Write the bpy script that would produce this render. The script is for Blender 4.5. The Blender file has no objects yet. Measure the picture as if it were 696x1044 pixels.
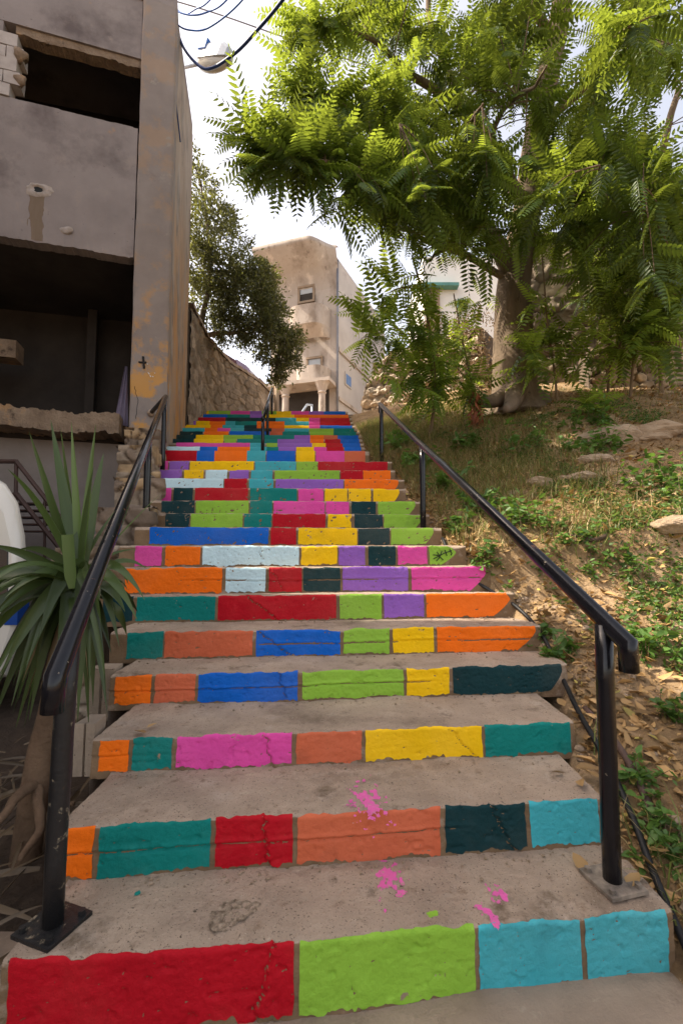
import bpy, math, random
import numpy as np
from mathutils import Vector
random.seed(7); RNG = np.random.default_rng(11)
S = bpy.context.scene; C = S.collection
# ------------------------------------------------------------------ camera model
E = 1.4; F = 464.0; TH = math.atan(34/464.0); cT, sT = math.cos(TH), math.sin(TH)
def ray(px, py):
    u = (px-348)/F; v = (522-py)/F
    return np.array([u, cT-v*sT, sT+v*cT])
def P(px, py, Y):
    d = ray(px, py); t = Y/d[1]
    return np.array([d[0]*t, Y, E+d[2]*t])
def onplane(px, py, p0, n):
    d = ray(px, py); o = np.array([0, 0, E]); p0 = np.array(p0, float); n = np.array(n, float)
    t = np.dot(p0-o, n)/np.dot(d, n); return o+d*t
def slope(py):
    d = ray(348, py); return d[2]/d[1]
def proj(p):
    x, y, z = p[0], p[1], p[2]-E
    fw = y*cT+z*sT; up = -y*sT+z*cT
    return 348+F*x/fw, 522-F*up/fw
# ------------------------------------------------------------------ noise
def _h(ix, iy, iz):
    h = (ix*374761393 + iy*668265263 + iz*1274126177) & 0xffffffff
    h = ((h ^ (h >> 13))*1274126177) & 0xffffffff
    return ((h ^ (h >> 16)) & 0xffff)/65535.0
def vn(p):
    p = np.asarray(p, float); i = np.floor(p).astype(np.int64); f = p-i; f = f*f*(3-2*f)
    r = 0
    for dx in (0, 1):
        for dy in (0, 1):
            for dz in (0, 1):
                w = (f[..., 0] if dx else 1-f[..., 0])*(f[..., 1] if dy else 1-f[..., 1])*(f[..., 2] if dz else 1-f[..., 2])
                r = r+w*_h(i[..., 0]+dx, i[..., 1]+dy, i[..., 2]+dz)
    return r*2-1
def fbm(p, o=3):
    p = np.asarray(p, float); r = 0; a = 1
    for k in range(o):
        r = r+a*vn(p*(2**k)+k*17.3); a *= .5
    return r
def st(*a): return np.stack(np.broadcast_arrays(*[np.asarray(x, float) for x in a]), -1)
def sstep(a, b, x):
    t = np.clip((x-a)/(b-a), 0, 1); return t*t*(3-2*t)
# ------------------------------------------------------------------ materials
def _mat(name):
    m = bpy.data.materials.new(name); m.use_nodes = True; nt = m.node_tree
    return m, nt, nt.nodes['Principled BSDF'], nt.nodes['Material Output']
def N(nt, t, **k):
    n = nt.nodes.new(t)
    for a, b in k.items():
        if a in n.inputs.keys(): n.inputs[a].default_value = b
        else: setattr(n, a, b)
    return n
def rgba(c): return (c[0], c[1], c[2], 1)
def ramp(nt, src, stops):
    r = N(nt, 'ShaderNodeValToRGB'); el = r.color_ramp.elements
    while len(el) < len(stops): el.new(.5)
    for e, (p, c) in zip(el, stops): e.position = p; e.color = rgba(c)
    nt.links.new(src, r.inputs[0]); return r.outputs[0]
def noise(nt, co, scale, detail=6, rough=.6, dist=0):
    n = N(nt, 'ShaderNodeTexNoise', Scale=scale, Detail=detail, Roughness=rough, Distortion=dist)
    nt.links.new(co, n.inputs['Vector']); return n.outputs['Fac']
def mix(nt, f, a, b, mode='MIX'):
    m = N(nt, 'ShaderNodeMix', data_type='RGBA', blend_type=mode)
    for sock, val in ((m.inputs[0], f), (m.inputs[6], a), (m.inputs[7], b)):
        if hasattr(val, 'links') or isinstance(val, bpy.types.NodeSocket): nt.links.new(val, sock)
        elif isinstance(val, (int, float)): sock.default_value = val
        else: sock.default_value = rgba(val)
    return m.outputs[2]
def pm(name, c1, c2=None, scale=4, rough=.85, bump=.25, bscale=30, patches=(), attr=None, metallic=0, spec=.3, stretch=None, bdist=.01, coat=0):
    """patches: (colour, noise scale, lo, hi)"""
    m, nt, b, out = _mat(name); c2 = c2 or tuple(x*.7 for x in c1)
    co = N(nt, 'ShaderNodeTexCoord').outputs['Object']
    if stretch:
        mp = N(nt, 'ShaderNodeMapping'); mp.inputs['Scale'].default_value = stretch
        nt.links.new(co, mp.inputs[0]); co2 = mp.outputs[0]
    else: co2 = co
    col = ramp(nt, noise(nt, co2, scale), [(.3, c2), (.7, c1)])
    if attr:
        at = N(nt, 'ShaderNodeAttribute', attribute_name=attr)
        col = mix(nt, 1.0, at.outputs['Color'], ramp(nt, noise(nt, co, scale), [(.25, (.6,)*3), (.75, (1.25,)*3)]), 'MULTIPLY')
    for pt in patches:
        pc, ps, lo, hi = pt[:4]
        f = ramp(nt, noise(nt, co2, ps, 8, .65), [(lo, (0, 0, 0)), (hi, (1, 1, 1))])
        if len(pt) > 4:   # the stain thins out above this height
            sp = N(nt, 'ShaderNodeSeparateXYZ'); nt.links.new(co, sp.inputs[0]); mr = N(nt, 'ShaderNodeMapRange'); nt.links.new(sp.outputs[2], mr.inputs[0])
            mr.inputs[1].default_value = pt[4][0]; mr.inputs[2].default_value = pt[4][1]; mr.inputs[3].default_value = 1; mr.inputs[4].default_value = pt[4][2] if len(pt[4]) > 2 else .12
            mu = N(nt, 'ShaderNodeMath', operation='MULTIPLY'); nt.links.new(f, mu.inputs[0]); nt.links.new(mr.outputs[0], mu.inputs[1]); f = mu.outputs[0]
        col = mix(nt, f, col, pc)
    nt.links.new(col, b.inputs['Base Color'])
    b.inputs['Roughness'].default_value = rough; b.inputs['Metallic'].default_value = metallic
    b.inputs['Specular IOR Level'].default_value = spec; b.inputs['Coat Weight'].default_value = coat
    if bump:
        bp = N(nt, 'ShaderNodeBump', Strength=bump, Distance=bdist)
        nt.links.new(noise(nt, co, bscale, 8, .7), bp.inputs['Height']); nt.links.new(bp.outputs[0], b.inputs['Normal'])
    return m
def leafmat(name, c, ct, t=.4, rough=.45, var=(.6, 1.35)):
    m, nt, b, out = _mat(name)
    at = N(nt, 'ShaderNodeAttribute', attribute_name='Col')
    k = ramp(nt, at.outputs['Fac'], [(0, (var[0],)*3), (1, (var[1],)*3)])
    nt.links.new(mix(nt, 1.0, k, c, 'MULTIPLY'), b.inputs['Base Color'])
    b.inputs['Roughness'].default_value = rough; b.inputs['Specular IOR Level'].default_value = .35
    tr = N(nt, 'ShaderNodeBsdfTranslucent'); nt.links.new(mix(nt, 1.0, k, ct, 'MULTIPLY'), tr.inputs[0])
    ms = N(nt, 'ShaderNodeMixShader'); ms.inputs[0].default_value = t
    nt.links.new(b.outputs[0], ms.inputs[1]); nt.links.new(tr.outputs[0], ms.inputs[2]); nt.links.new(ms.outputs[0], out.inputs[0])
    return m
# ------------------------------------------------------------------ mesh builder
class MB:
    def __init__(s): s.v = []; s.f = []; s.m = []; s.n = 0; s.c = []; s.hascol = False
    def add(s, V, Fs, mi=0, col=None):
        V = np.asarray(V, float).reshape(-1, 3); s.v.append(V)
        o = s.n; s.f += [tuple(int(i)+o for i in f) for f in Fs]; s.m += [mi]*len(Fs); s.n += len(V)
        if col is None: s.c.append(np.ones((len(V), 4))*.5)
        else: s.c.append(np.asarray(col)); s.hascol = True
        return s
    def box(s, c, sz, ax=None, mi=0, jit=0):
        c = np.array(c, float); h = np.array(sz, float)/2; A = np.eye(3) if ax is None else np.array(ax, float)
        V = [c+A[0]*h[0]*i+A[1]*h[1]*j+A[2]*h[2]*k for i in (-1, 1) for j in (-1, 1) for k in (-1, 1)]
        if jit: V = [v+RNG.uniform(-jit, jit, 3) for v in V]
        return s.add(V, [(0, 1, 3, 2), (4, 6, 7, 5), (0, 4, 5, 1), (2, 3, 7, 6), (0, 2, 6, 4), (1, 5, 7, 3)], mi)
    def tube(s, pts, r, seg=12, mi=0, caps=True):
        pts = np.array(pts, float); n = len(pts); r = np.broadcast_to(np.array(r, float), (n,))
        T = np.zeros_like(pts); D = pts[1:]-pts[:-1]; D /= np.linalg.norm(D, axis=1)[:, None]+1e-9
        T[0] = D[0]; T[-1] = D[-1]
        for i in range(1, n-1):
            T[i] = D[i-1]+D[i]; T[i] /= np.linalg.norm(T[i])+1e-9
        up = np.array([0, 0, 1.]) if abs(T[0][2]) < .9 else np.array([0, 1., 0])
        a = np.cross(T[0], up); a /= np.linalg.norm(a); rings = []
        for i in range(n):
            a = a-T[i]*np.dot(a, T[i]); a /= np.linalg.norm(a)+1e-9; b = np.cross(T[i], a)
            mit = 1.0
            if 0 < i < n-1:
                cosh = max(.35, np.dot(T[i], D[i])); mit = 1/cosh
                bend = D[i]-D[i-1]; bl = np.linalg.norm(bend); bend = bend/bl if bl > 1e-6 else None
            for k in range(seg):
                t = 2*math.pi*k/seg; q = (a*math.cos(t)+b*math.sin(t))*r[i]
                if 0 < i < n-1 and bend is not None and mit > 1.02: q = q+bend*np.dot(q, bend)*(mit-1)
                rings.append(pts[i]+q)
        Fs = [(i*seg+k, i*seg+(k+1) % seg, (i+1)*seg+(k+1) % seg, (i+1)*seg+k) for i in range(n-1) for k in range(seg)]
        if caps: Fs += [tuple(range(seg-1, -1, -1)), tuple((n-1)*seg+k for k in range(seg))]
        return s.add(rings, Fs, mi)
    def prism(s, poly, d, mi=0):
        poly = np.array(poly, float); d = np.array(d, float); n = len(poly)
        V = np.vstack([poly, poly+d])
        return s.add(V, [tuple(range(n)), tuple(range(2*n-1, n-1, -1))]+[(i, i+n, (i+1) % n+n, (i+1) % n) for i in range(n)], mi)
    def grid(s, V, mi=0, col=None, keep=None):
        V = np.asarray(V); a, b = V.shape[:2]; Fs = []
        for i in range(a-1):
            for j in range(b-1):
                if keep is None or keep[i, j]: Fs.append((i*b+j, (i+1)*b+j, (i+1)*b+j+1, i*b+j+1))
        return s.add(V.reshape(-1, 3), Fs, mi, None if col is None else col.reshape(-1, 4))
    def blob(s, c, r, seg=10, rings=7, amp=.25, fr=1.5, mi=0, seed=0):
        V = []; c = np.array(c, float); r = np.array(r, float)
        for i in range(rings+1):
            t = math.pi*i/rings
            for k in range(seg):
                p = 2*math.pi*k/seg; V.append([math.sin(t)*math.cos(p), math.sin(t)*math.sin(p), math.cos(t)])
        V = np.array(V); d = 1+amp*fbm(V*fr+seed*9.1, 3)[:, None]; V = c+V*d*r
        return s.add(V, [(i*seg+k, (i+1)*seg+k, (i+1)*seg+(k+1) % seg, i*seg+(k+1) % seg) for i in range(rings) for k in range(seg)], mi)
    def build(s, name, mats, parent=None, smooth=False, base=None, kind=None):
        mats = mats if isinstance(mats, (list, tuple)) else [mats]
        V = np.vstack(s.v); off = np.zeros(3); root = parent
        while root is not None and root.parent is not None: root = root.parent
        if root is not None: off = np.array(root.location)
        elif base is not None: off = np.array(base, float)
        me = bpy.data.meshes.new(name); me.from_pydata((V-off).tolist(), [], s.f)
        for m in mats: me.materials.append(m)
        if len(mats) > 1: me.polygons.foreach_set('material_index', s.m)
        if smooth: me.polygons.foreach_set('use_smooth', [True]*len(s.f))
        if s.hascol:
            a = me.color_attributes.new('Col', 'FLOAT_COLOR', 'POINT'); a.data.foreach_set('color', np.vstack(s.c).astype(np.float32).ravel())
        me.update(); o = bpy.data.objects.new(name, me); C.objects.link(o)
        if parent is not None: o.parent = parent
        elif base is not None: o.location = off
        if kind: o['kind'] = kind
        return o
def quads(name, V, Q, col, mat, parent=None, base=None, kind=None):
    """fast mesh: V (N,3), Q (M,4), col (N,)"""
    off = np.zeros(3); root = parent
    while root is not None and root.parent is not None: root = root.parent
    if root is not None: off = np.array(root.location)
    elif base is not None: off = np.array(base, float)
    me = bpy.data.meshes.new(name); V = np.asarray(V, np.float32)-off.astype(np.float32); Q = np.asarray(Q, np.int32)
    me.vertices.add(len(V)); me.vertices.foreach_set('co', V.ravel())
    me.loops.add(Q.size); me.loops.foreach_set('vertex_index', Q.ravel())
    me.polygons.add(len(Q)); me.polygons.foreach_set('loop_start', np.arange(0, Q.size, 4, dtype=np.int32))
    me.materials.append(mat); a = me.color_attributes.new('Col', 'FLOAT_COLOR', 'POINT')
    a.data.foreach_set('color', np.repeat(np.asarray(col, np.float32)[:, None], 4, 1).ravel())
    me.update(calc_edges=True); me.validate(); o = bpy.data.objects.new(name, me); C.objects.link(o)
    if parent is not None: o.parent = parent
    elif base is not None: o.location = off
    if kind: o['kind'] = kind
    return o
def tag(o, label, cat, group=None):
    o['label'] = label; o['category'] = cat
    if group: o['group'] = group
    return o
def thing(name, label, cat, loc, group=None):
    o = bpy.data.objects.new(name, None); C.objects.link(o); o.location = loc; o.empty_display_size = .1
    return tag(o, label, cat, group)
# ------------------------------------------------------------------ palette
CONC = pm('tread_concrete', (.46, .355, .265), (.31, .235, .175), scale=4, rough=.92, bump=1, bscale=95, bdist=.009,
          patches=[((.19, .14, .10), 1.9, .52, .72), ((.44, .355, .28), 7, .56, .68), ((.24, .17, .115), 14, .58, .70), ((.09, .065, .045), 62, .62, .67), ((.50, .41, .32), 120, .63, .67), ((.11, .08, .055), 150, .60, .64), ((.16, .115, .075), 3.4, .60, .70)])
SEAM = pm('brown_riser_mortar', (.23, .15, .085), (.14, .09, .05), scale=8, rough=.95, bump=.7, bscale=80, bdist=.006, patches=[((.36, .28, .21), 6, .58, .7)])
PC = dict(R=(.46, .004, .014), O=(.92, .17, .006), C=(.60, .135, .06), T=(.004, .20, .175), B=(.004, .12, .54), G=(.27, .50, .05),
          Y=(.92, .56, .002), D=(.006, .038, .044), P=(.74, .075, .36), L=(.57, .78, .84), V=(.29, .12, .50), A=(.055, .40, .46))
CN = dict(R='red', O='orange', C='coral', T='teal', B='blue', G='lime green', Y='yellow', D='dark green', P='pink', L='pale blue', V='violet', A='aqua')
PAINT = {k: pm('paint_'+CN[k].replace(' ', '_'), v, tuple(x*.86 for x in v), scale=7, rough=.6, bump=.8, bscale=70, bdist=.006, spec=.14,
               patches=[(tuple(.88*x+.12*d_ for x, d_ in zip(v, (.30, .22, .15))), 1.7, .46, .72), (tuple(.6*x+.012 for x in v), 2.6, .60, .80), ((.29, .22, .15), 8.5, .675, .69), ((.14, .10, .06), 42, .735, .755), (tuple(min(1, x*1.12+.01) for x in v), 11, .62, .72)]) for k, v in PC.items()}
# ------------------------------------------------------------------ staircase profile
TOPS = [953, 828, 745, 683, 641, 606, 578]; BOTS = [1027, 878, 778, 713, 668, 632, 604]
Yk = []; Zt = []; Zb = []
yy = -E/slope(1027); z = 0.0
for k in range(7):
    Zb.append(z); Yk.append(yy); z = E+slope(TOPS[k])*yy; Zt.append(z)
    if k < 6: yy = (z-E)/slope(BOTS[k+1])
Yk.append(3.57); Zb.append(Zt[6]); Zt.append(E-.004)
for i, t in enumerate([538, 524, 511, 498, 488.5, 479.5, 470.5]):
    Yk.append(3.97+.4*i); Zb.append(Zt[-1]); Zt.append(E+slope(t)*Yk[-1])
for i, t in enumerate([460, 456, 452, 448, 444, 440.3, 437, 433.8, 430, 426.3, 423, 419.5]):
    Yk.append(6.73+.36*i); Zb.append(Zt[-1]); Zt.append(E+slope(t)*Yk[-1])
NR = len(Yk); YEND = Yk[-1]+.36
TAN = [.093]*7+[.085, .075, .065, .055, .045, .035, .025, .02]+[.015]*(NR-15)
def onrow(k, px, py=None):
    py = py if py is not None else (TOPS[k]+BOTS[k])/2 if k < 7 else 560 if k == 7 else 556-(Zt[k]-E)/Yk[k]*F
    d = ray(px, py); return d[0]*Yk[k]/(d[1]-TAN[k]*d[0])
ROWS = {
0: 'R10-301 G305-484 A487-593 A597-681', 1: 'O70-98 T102-215 R219-299 C303-449 D453-536 A540-611',
2: 'O101-132 T135-176 P180-298 C302-369 Y372-491 T493-581', 3: 'O117-155 C158-200 B202-304 G308-411 Y414-458 D461-575',
4: 'T129-167 C168-258 B261-347 G350-397 Y400-442 O445-548', 5: 'D105-136 T139-220 R222-343 G346-389 V391-432 O434-522',
6: 'O128-227 L230-271 R274-308 D309-347 V349-416 P419-497', 7: 'P138-166 O169-205 L207-305 Y307-344 V345-372 D375-403 P405-435 G437-467',
8: 'B153-274 R276-302 Y304-364 D365-397 G398-443', 9: 'D169-194 G195-248 T249-277 R278-332 Y334-358 D361-390 G391-431',
10: 'D165-199 G200-254 T255-278 P279-331 P332-356 D358-383 G385-424', 11: 'P158-175 D177-197 R199-253 T255-303 P304-330 Y331-354 Y355-378 Y380-408',
12: 'L157-228 R229-252 A254-279 V281-350 O351-407', 13: 'V157-186 Y188-208 L210-232 V234-254 A256-278 G280-346 R347-370 O370-398',
14: 'P160-172 V173-193 Y194-259 A260-302 G302-324 R324-395',
15: 'R161-201 B201-219 O219-252 A252-271 B272-301 Y302-321 P322-351 C351-372', 16: 'L170-204 B204-222 O222-255 A255-272 T272-284 V284-302 Y302-320 P320-333 R333-350 B351-368',
17: 'P180-255 A255-270 G272-283 V283-318 Y318-332 R332-349 B349-367', 18: 'D170-198 Y198-228 G229-241 T242-283 V283-316 O316-330 R331-347 B347-366',
19: 'D172-200 Y200-228 G228-258 T258-277 T277-300 V300-316 O316-330 C330-344 B344-365', 20: 'D176-207 O208-233 B234-275 C275-288 T288-315 G316-326 G326-340 T340-363',
21: 'A178-209 O209-222 P222-235 A235-249 D249-277 C277-290 A290-315 G315-340 T340-361', 22: 'Y180-199 Y199-215 O215-227 A227-249 D249-262 O262-290 Y290-315 P315-326 B326-359',
23: 'V186-200 Y200-214 O214-230 A230-240 T240-262 O262-290 A290-315 P315-326 R326-357', 24: 'R194-230 D230-281 A281-302 Y302-315 P315-326 R326-356',
25: 'Y197-207 B207-232 T232-255 V255-268 Y268-300 O300-355', 26: 'Y205-213 G213-235 P235-255 V255-267 G267-282 Y282-297 P297-315 V315-330 B330-352'}
ROWS = {k: [(s[0],)+tuple(float(q) for q in s[1:].split('-')) for s in v.split()] for k, v in ROWS.items()}
LEFTPX = {0: 3, 1: 58, 2: 94, 3: 112, 4: 112, 5: 98, 6: 112, 7: 122}
XL = []; XR = []
for k in range(NR):
    bl = ROWS[k]; XR.append(onrow(k, bl[-1][2])+(.02 if k < 7 else .06))
    XL.append(onrow(k, LEFTPX[k]) if k in LEFTPX else onrow(k, bl[0][1])-(.12 if k < 15 else .35))
CRACK = {0: [(282, 258, .010)], 1: [(268, 276, .012), (500, 524, .010)], 2: [(268, 279, .010), (455, 485, .005)], 3: [(283, 292, .010)], 4: [(262, 300, .008)], 5: [(250, 285, .007)],
         6: [(275, 290, .005)], 7: [(266, 268, .006)], 11: [(262, 266, .01)]}
def SF(k, X, v, off=0.0):
    """surface point of riser k; off = towards the viewer"""
    X = np.asarray(X, float); v = np.asarray(v, float)
    H = Zt[k]-Zb[k]; amp = 1 if k < 8 else .6
    top = .004*vn(st(X*7, k*3.1, 0))+.0022*fbm(st(X*45, k*7.7, 3), 3)
    chip = sstep(.45, .8, vn(st(X*5.5, k*5.3, 9)))*.012
    z = Zb[k]+v*H+(v**2)*(top-chip)*amp
    y = Yk[k]+TAN[k]*X-.012*(1-v)+.009*fbm(st(X*2.2, z*3, k*4.1), 2)*amp+.0016*fbm(st(X*14, z*20, k*2.7), 3)*amp+.0014*fbm(st(X*60, z*75, k*2.7), 2)
    if k in (0, 1, 2, 3, 4, 6):
        jv = .5+.05*vn(st(X*2, k*3.7, 1))+.012*vn(st(X*30, k, 1)); d = (v-jv)*H
        on = sstep(-.25, .05, vn(st(X*1.3, k*9.1, 5)))
        y = y+on*(.009*np.exp(-(d/.0045)**2)-.004*np.exp(-((d-.010)/.009)**2))
    for (p1, p0, dep) in CRACK.get(k, []):
        xc = onrow(k, p1)*v+onrow(k, p0)*(1-v)+.012*vn(st(z*30, k*3.3, 2))+.008*vn(st(z*90, k, 4))
        d = X-xc; y = y-dep*sstep(-.004, .004, d)*np.exp(-np.maximum(d, 0)/.10)+dep*.9*np.exp(-(d/.006)**2)
    y = y+.005*sstep(.62, .9, fbm(st(X*30, z*38, k*6.1), 2))+.0025*sstep(.6, .8, vn(st(X*75, z*75, k*3.3)))
    rd = np.clip((v-.93)/.07, 0, 1); y = y+.009*rd**2
    y = y-off; z = z+off*rd*.7
    return np.stack(np.broadcast_arrays(X, y, z), -1)
STAIR = thing('staircase', 'long outdoor concrete staircase with risers painted in bright blocks of many colours', 'staircase', (0, Yk[0], 0))
blockno = 0; upper = MB(); upmats = list(PC); 
for k in range(NR):
    res = .007 if k < 4 else .010 if k < 8 else .02 if k < 15 else .05
    nx = max(8, int((XR[k]-XL[k])/res)); X = np.linspace(XL[k], XR[k], nx)
    nv = max(4, int((Zt[k]-Zb[k])/res)); v = np.linspace(-.12, 1, nv+1)
    G = SF(k, X[:, None], v[None, :])
    zn = Zt[k]; yn = (Yk[k+1]+TAN[k+1]*X+.05) if k+1 < NR else X*0+YEND
    y0 = G[:, -1, 1]; m = max(4, int(.42/(res*(1.0 if k < 2 else 1.5)))); w = np.linspace(0, 1, m+1)[1:]
    TX = np.repeat(X[:, None], m, 1); TY = y0[:, None]+(yn-y0)[:, None]*w[None]
    fade = np.minimum(1, w*8)[None]
    TZ = (G[:, -1, 2]-zn)[:, None]*(1-fade)+zn+.006*fade*(.3+fbm(st(TX*2.5, TY*2.5, k*1.9), 2))*.7+.0022*fbm(st(TX*28, TY*28, k), 3)*fade+.012*sstep(.80, .93, w)[None]*(w < .97)[None]*np.maximum(0, .35+fbm(st(TX*6, TY*9, k+3), 3))-.004*sstep(.55, .8, vn(st(TX*45, TY*45, k)))*fade
    T = np.stack([TX, TY, TZ], -1); V = np.concatenate([G, T], 1)
    mb = MB(); mb.grid(V)
    na, nb = V.shape[:2]
    for e, i in ((0, 0), (1, na-1)):
        pl = V[i]; low = -.05 if k < 9 else Zt[k]-.5; cap = np.vstack([pl, [[pl[-1, 0], pl[-1, 1], low], [pl[0, 0], pl[0, 1], low]]])
        mb.add(cap, [tuple(range(len(cap))) if e else tuple(range(len(cap)-1, -1, -1))])
    step = mb.build('step', [CONC, SEAM], STAIR, smooth=False)
    for fi, pl in enumerate(step.data.polygons[:(na-1)*(nb-1)]):
        pl.use_smooth = True; pl.material_index = 1 if fi % (nb-1) < nv-1 else 0
    # painted blocks
    for bi, (cc, p0, p1) in enumerate(ROWS[k]):
        last = bi == len(ROWS[k])-1
        x0, x1 = onrow(k, p0), onrow(k, p1); gap = .004 if k < 15 else 0
        if k < 15: x0 += .002; x1 -= .002
        nX = max(5, int((x1-x0)/(res*.8))); nV = max(5, int((Zt[k]-Zb[k])/(res*.8))); H = Zt[k]-Zb[k]
        sg, vg = np.meshgrid(np.linspace(0, 1, nX+1), np.linspace(0, 1, nV+1), indexing='ij'); keep = None
        if k < 15:
            a0 = min(1, .35+res*60)
            el = .003*fbm(st(vg*H*30, bi*3.3, k*2.1), 4); er = .003*fbm(st(vg*H*22, bi*3.3+50, k*2.1), 3)
            xw = x0+sg*(x1-x0); lo = (.012+.010*fbm(st(xw*11, bi*1.7+4, k*3.9), 3)+.006*fbm(st(xw*60, bi+4, k*3.9), 2)); lo = np.maximum(lo, -.004)
            drip = sstep(.62, .9, vn(st(xw*24, bi*2.2, k*5.5)))*.016; lo = lo-drip*(lo > .004)
            hi = .003+.005*fbm(st(xw*17, bi*1.7+9, k*1.3), 3)
            xr_ = x1-x0+er
            if last and 3 <= k <= 12:
                ta = .15 if k in (4, 5, 6, 7) else .09
                xr_ = xr_-ta*(1-vg)**1.7-(.045 if k in (5, 7) else .015)*sstep(.7, 1, vg)
            Xg = x0+el*(1-sg)+sg*(xr_-el*0); Vg = (np.maximum(lo, 0)+vg*(H-np.maximum(lo, 0)-np.maximum(hi, 0)))/H
            A = SF(k, Xg, Vg, .0018)
        else: A = SF(k, x0+sg*(x1-x0), vg, .006)
        if k < 15:
            b = MB(); b.grid(A, keep=keep); o = b.build('painted_block', PAINT[cc], step, smooth=True)
            o['label'] = CN[cc]+' painted block on a riser'
        else:
            upper.grid(A, mi=upmats.index(cc), keep=keep)
upper.build('painted_block', [PAINT[c] for c in upmats], STAIR, smooth=True, kind='stuff')
# paint splashes on treads
SPL = {'P': pm('worn_pink_splash', (.74, .11, .40), (.62, .14, .34), scale=40, rough=.8, bump=.6, bscale=95, patches=[((.42, .30, .22), 60, .58, .66)])}
def splash(px, py, k, r, col, seed, ax=1.6):
    p = onplane(px, py, (0, 0, Zt[k]), (0, 0, 1)); mb = MB(); n = 46
    res = max(.0016, r/34); g = np.arange(-r*1.9, r*1.9, res); X, Y = np.meshgrid(g, g*ax, indexing='ij')
    f = 1.0-1.15*np.hypot(X/r, Y/(r*ax))+.55*fbm(st(X*1.8/r, Y*1.2/r, seed), 3)+.95*fbm(st(X*70, Y*50, seed+3), 4); keep = (f[:-1, :-1] > .45)
    Z = .006*.7*(.3+fbm(st((X+p[0])*2.5, (Y+p[1])*2.5, k*1.9), 2))+.0022*fbm(st((X+p[0])*28, (Y+p[1])*28, k), 3)+.0032
    V = np.stack([X+p[0], Y+p[1], Zt[k]+Z-.002], -1)
    if keep.any():
        b = MB(); b.grid(V, keep=keep); b.build('paint_splash', SPL.get(col, PAINT[col]), [o for o in STAIR.children if o.name.startswith('step')][k])
splash(376, 820, 1, .075, 'P', 3, 1.9); splash(396, 893, 0, .05, 'P', 8, 2.4); splash(496, 934, 0, .028, 'P', 5, 1.6); splash(508, 912, 0, .03, 'P', 15, 1.8); splash(440, 931, 0, .016, 'G', 4, 1.4)
splash(140, 912, 0, .012, 'T', 6); splash(452, 668, 3, .0, 'P', 1) if 0 else None
# scribble on the lime block
sc = MB()
for ln in ([(441, 569), (447, 566), (453, 563), (460, 560)], [(445, 562), (448, 567), (451, 570)], [(450, 561), (447, 568), (444, 571)], [(453, 560), (455, 566)], [(458, 559), (460, 563), (459, 565)], [(441, 565), (446, 565.5)]):
    pts = []
    for (x, y) in ln:
        X = onrow(7, x); vv = (576-y)/20.0; q = SF(7, X, vv, .0058); pts.append(q)
    sc.tube(pts, .0035, 5)
BLACKINK = pm('black_marker', (.01, .012, .01), rough=.6, bump=0)
stp7 = [o for o in STAIR.children if o.name.startswith('step')][7]
sc.build('scribble', BLACKINK, stp7)
# pitted hole on first tread (rough aggregate patch)
AGG = pm('exposed_aggregate', (.42, .33, .24), (.10, .07, .045), scale=60, rough=.95, bump=1, bscale=70, bdist=.01)
def aggregate(px, py, k, r):
    p = onplane(px, py, (0, 0, Zt[k]), (0, 0, 1)); res = r/22; g = np.arange(-r*1.5, r*1.5, res); X, Y = np.meshgrid(g, g*1.25, indexing='ij')
    f = 1-np.hypot((X-.5*Y)/r, Y/(r*1.0))+.45*fbm(st(X*2/r, Y*2/r, 4), 3); keep = f[:-1, :-1] > .25
    Z = .0075+.004*fbm(st(X*120, Y*120, 2), 2)
    b = MB(); b.grid(np.stack([X+p[0], Y+p[1], Zt[k]+Z], -1), keep=keep); b.build('worn_patch', AGG, [o for o in STAIR.children if o.name.startswith('step')][k])
aggregate(236, 934, 0, .075)
# ------------------------------------------------------------------ terrain
ky = np.array([-6]+[Yk[0]-.3]+[y_+TAN[i_]*XR[i_]-.01 for i_, y_ in enumerate(Yk)]+[YEND+.3, 60]); kz = np.array([0, 0]+[Zb[k]+.28*(Zt[k]-Zb[k]) for k in range(NR)]+[Zt[-1]-.05, Zt[-1]-.05])
kx = np.array([XR[0]]*2+XR+[XR[-1]]*2)
def zs(Y): return np.interp(Y, ky, kz)
def xe(Y): return np.interp(Y, ky, kx)
def hz(X, Y):
    X = np.asarray(X, float); Y = np.asarray(Y, float); d = X-xe(Y)
    c = .10+.016*np.clip(Y, 0, 9)
    far = np.clip(d, 0, 4)*c+np.maximum(d-4, 0)*.03
    z = zs(Y)+far+sstep(.02, .25, d)*(.035*fbm(st(X*1.6, Y*1.6, 1), 3)+.03)+sstep(.5, 1.5, d)*.07*fbm(st(X*.8, Y*.8, 4), 3)+.012*fbm(st(X*7, Y*7, 7), 3)
    z = z-sstep(0.0, -.12, d)*.35*np.where(Y > 1.2, 1, .2)
    z = np.where(d < -.5, np.minimum(z, -.4), z)
    return z
DIRT = pm('hillside_soil', (.42, .275, .135), (.23, .145, .07), scale=2.2, rough=.95, bump=1, bscale=22, bdist=.05,
          patches=[((.55, .39, .24), 1.1, .5, .68), ((.14, .09, .05), 6, .56, .68), ((.17, .15, .06), 1.9, .56, .68), ((.60, .45, .31), 30, .62, .68), ((.10, .065, .04), 22, .62, .68)])
gx = np.concatenate([np.linspace(-3.4, 0.2, 12)[:-1], np.linspace(.2, 4.2, 150)[:-1], np.linspace(4.2, 16, 60)])
gy = np.concatenate([np.linspace(-3, 1, 14)[:-1], np.linspace(1, 7, 190)[:-1], np.linspace(7, 12, 90)[:-1], np.linspace(12, 34, 24)])
GX, GY = np.meshgrid(gx, gy, indexing='ij'); b = MB(); b.grid(np.stack([GX, GY, hz(GX, GY)], -1)); b.build('hillside', DIRT, smooth=True, kind='structure')
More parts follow.
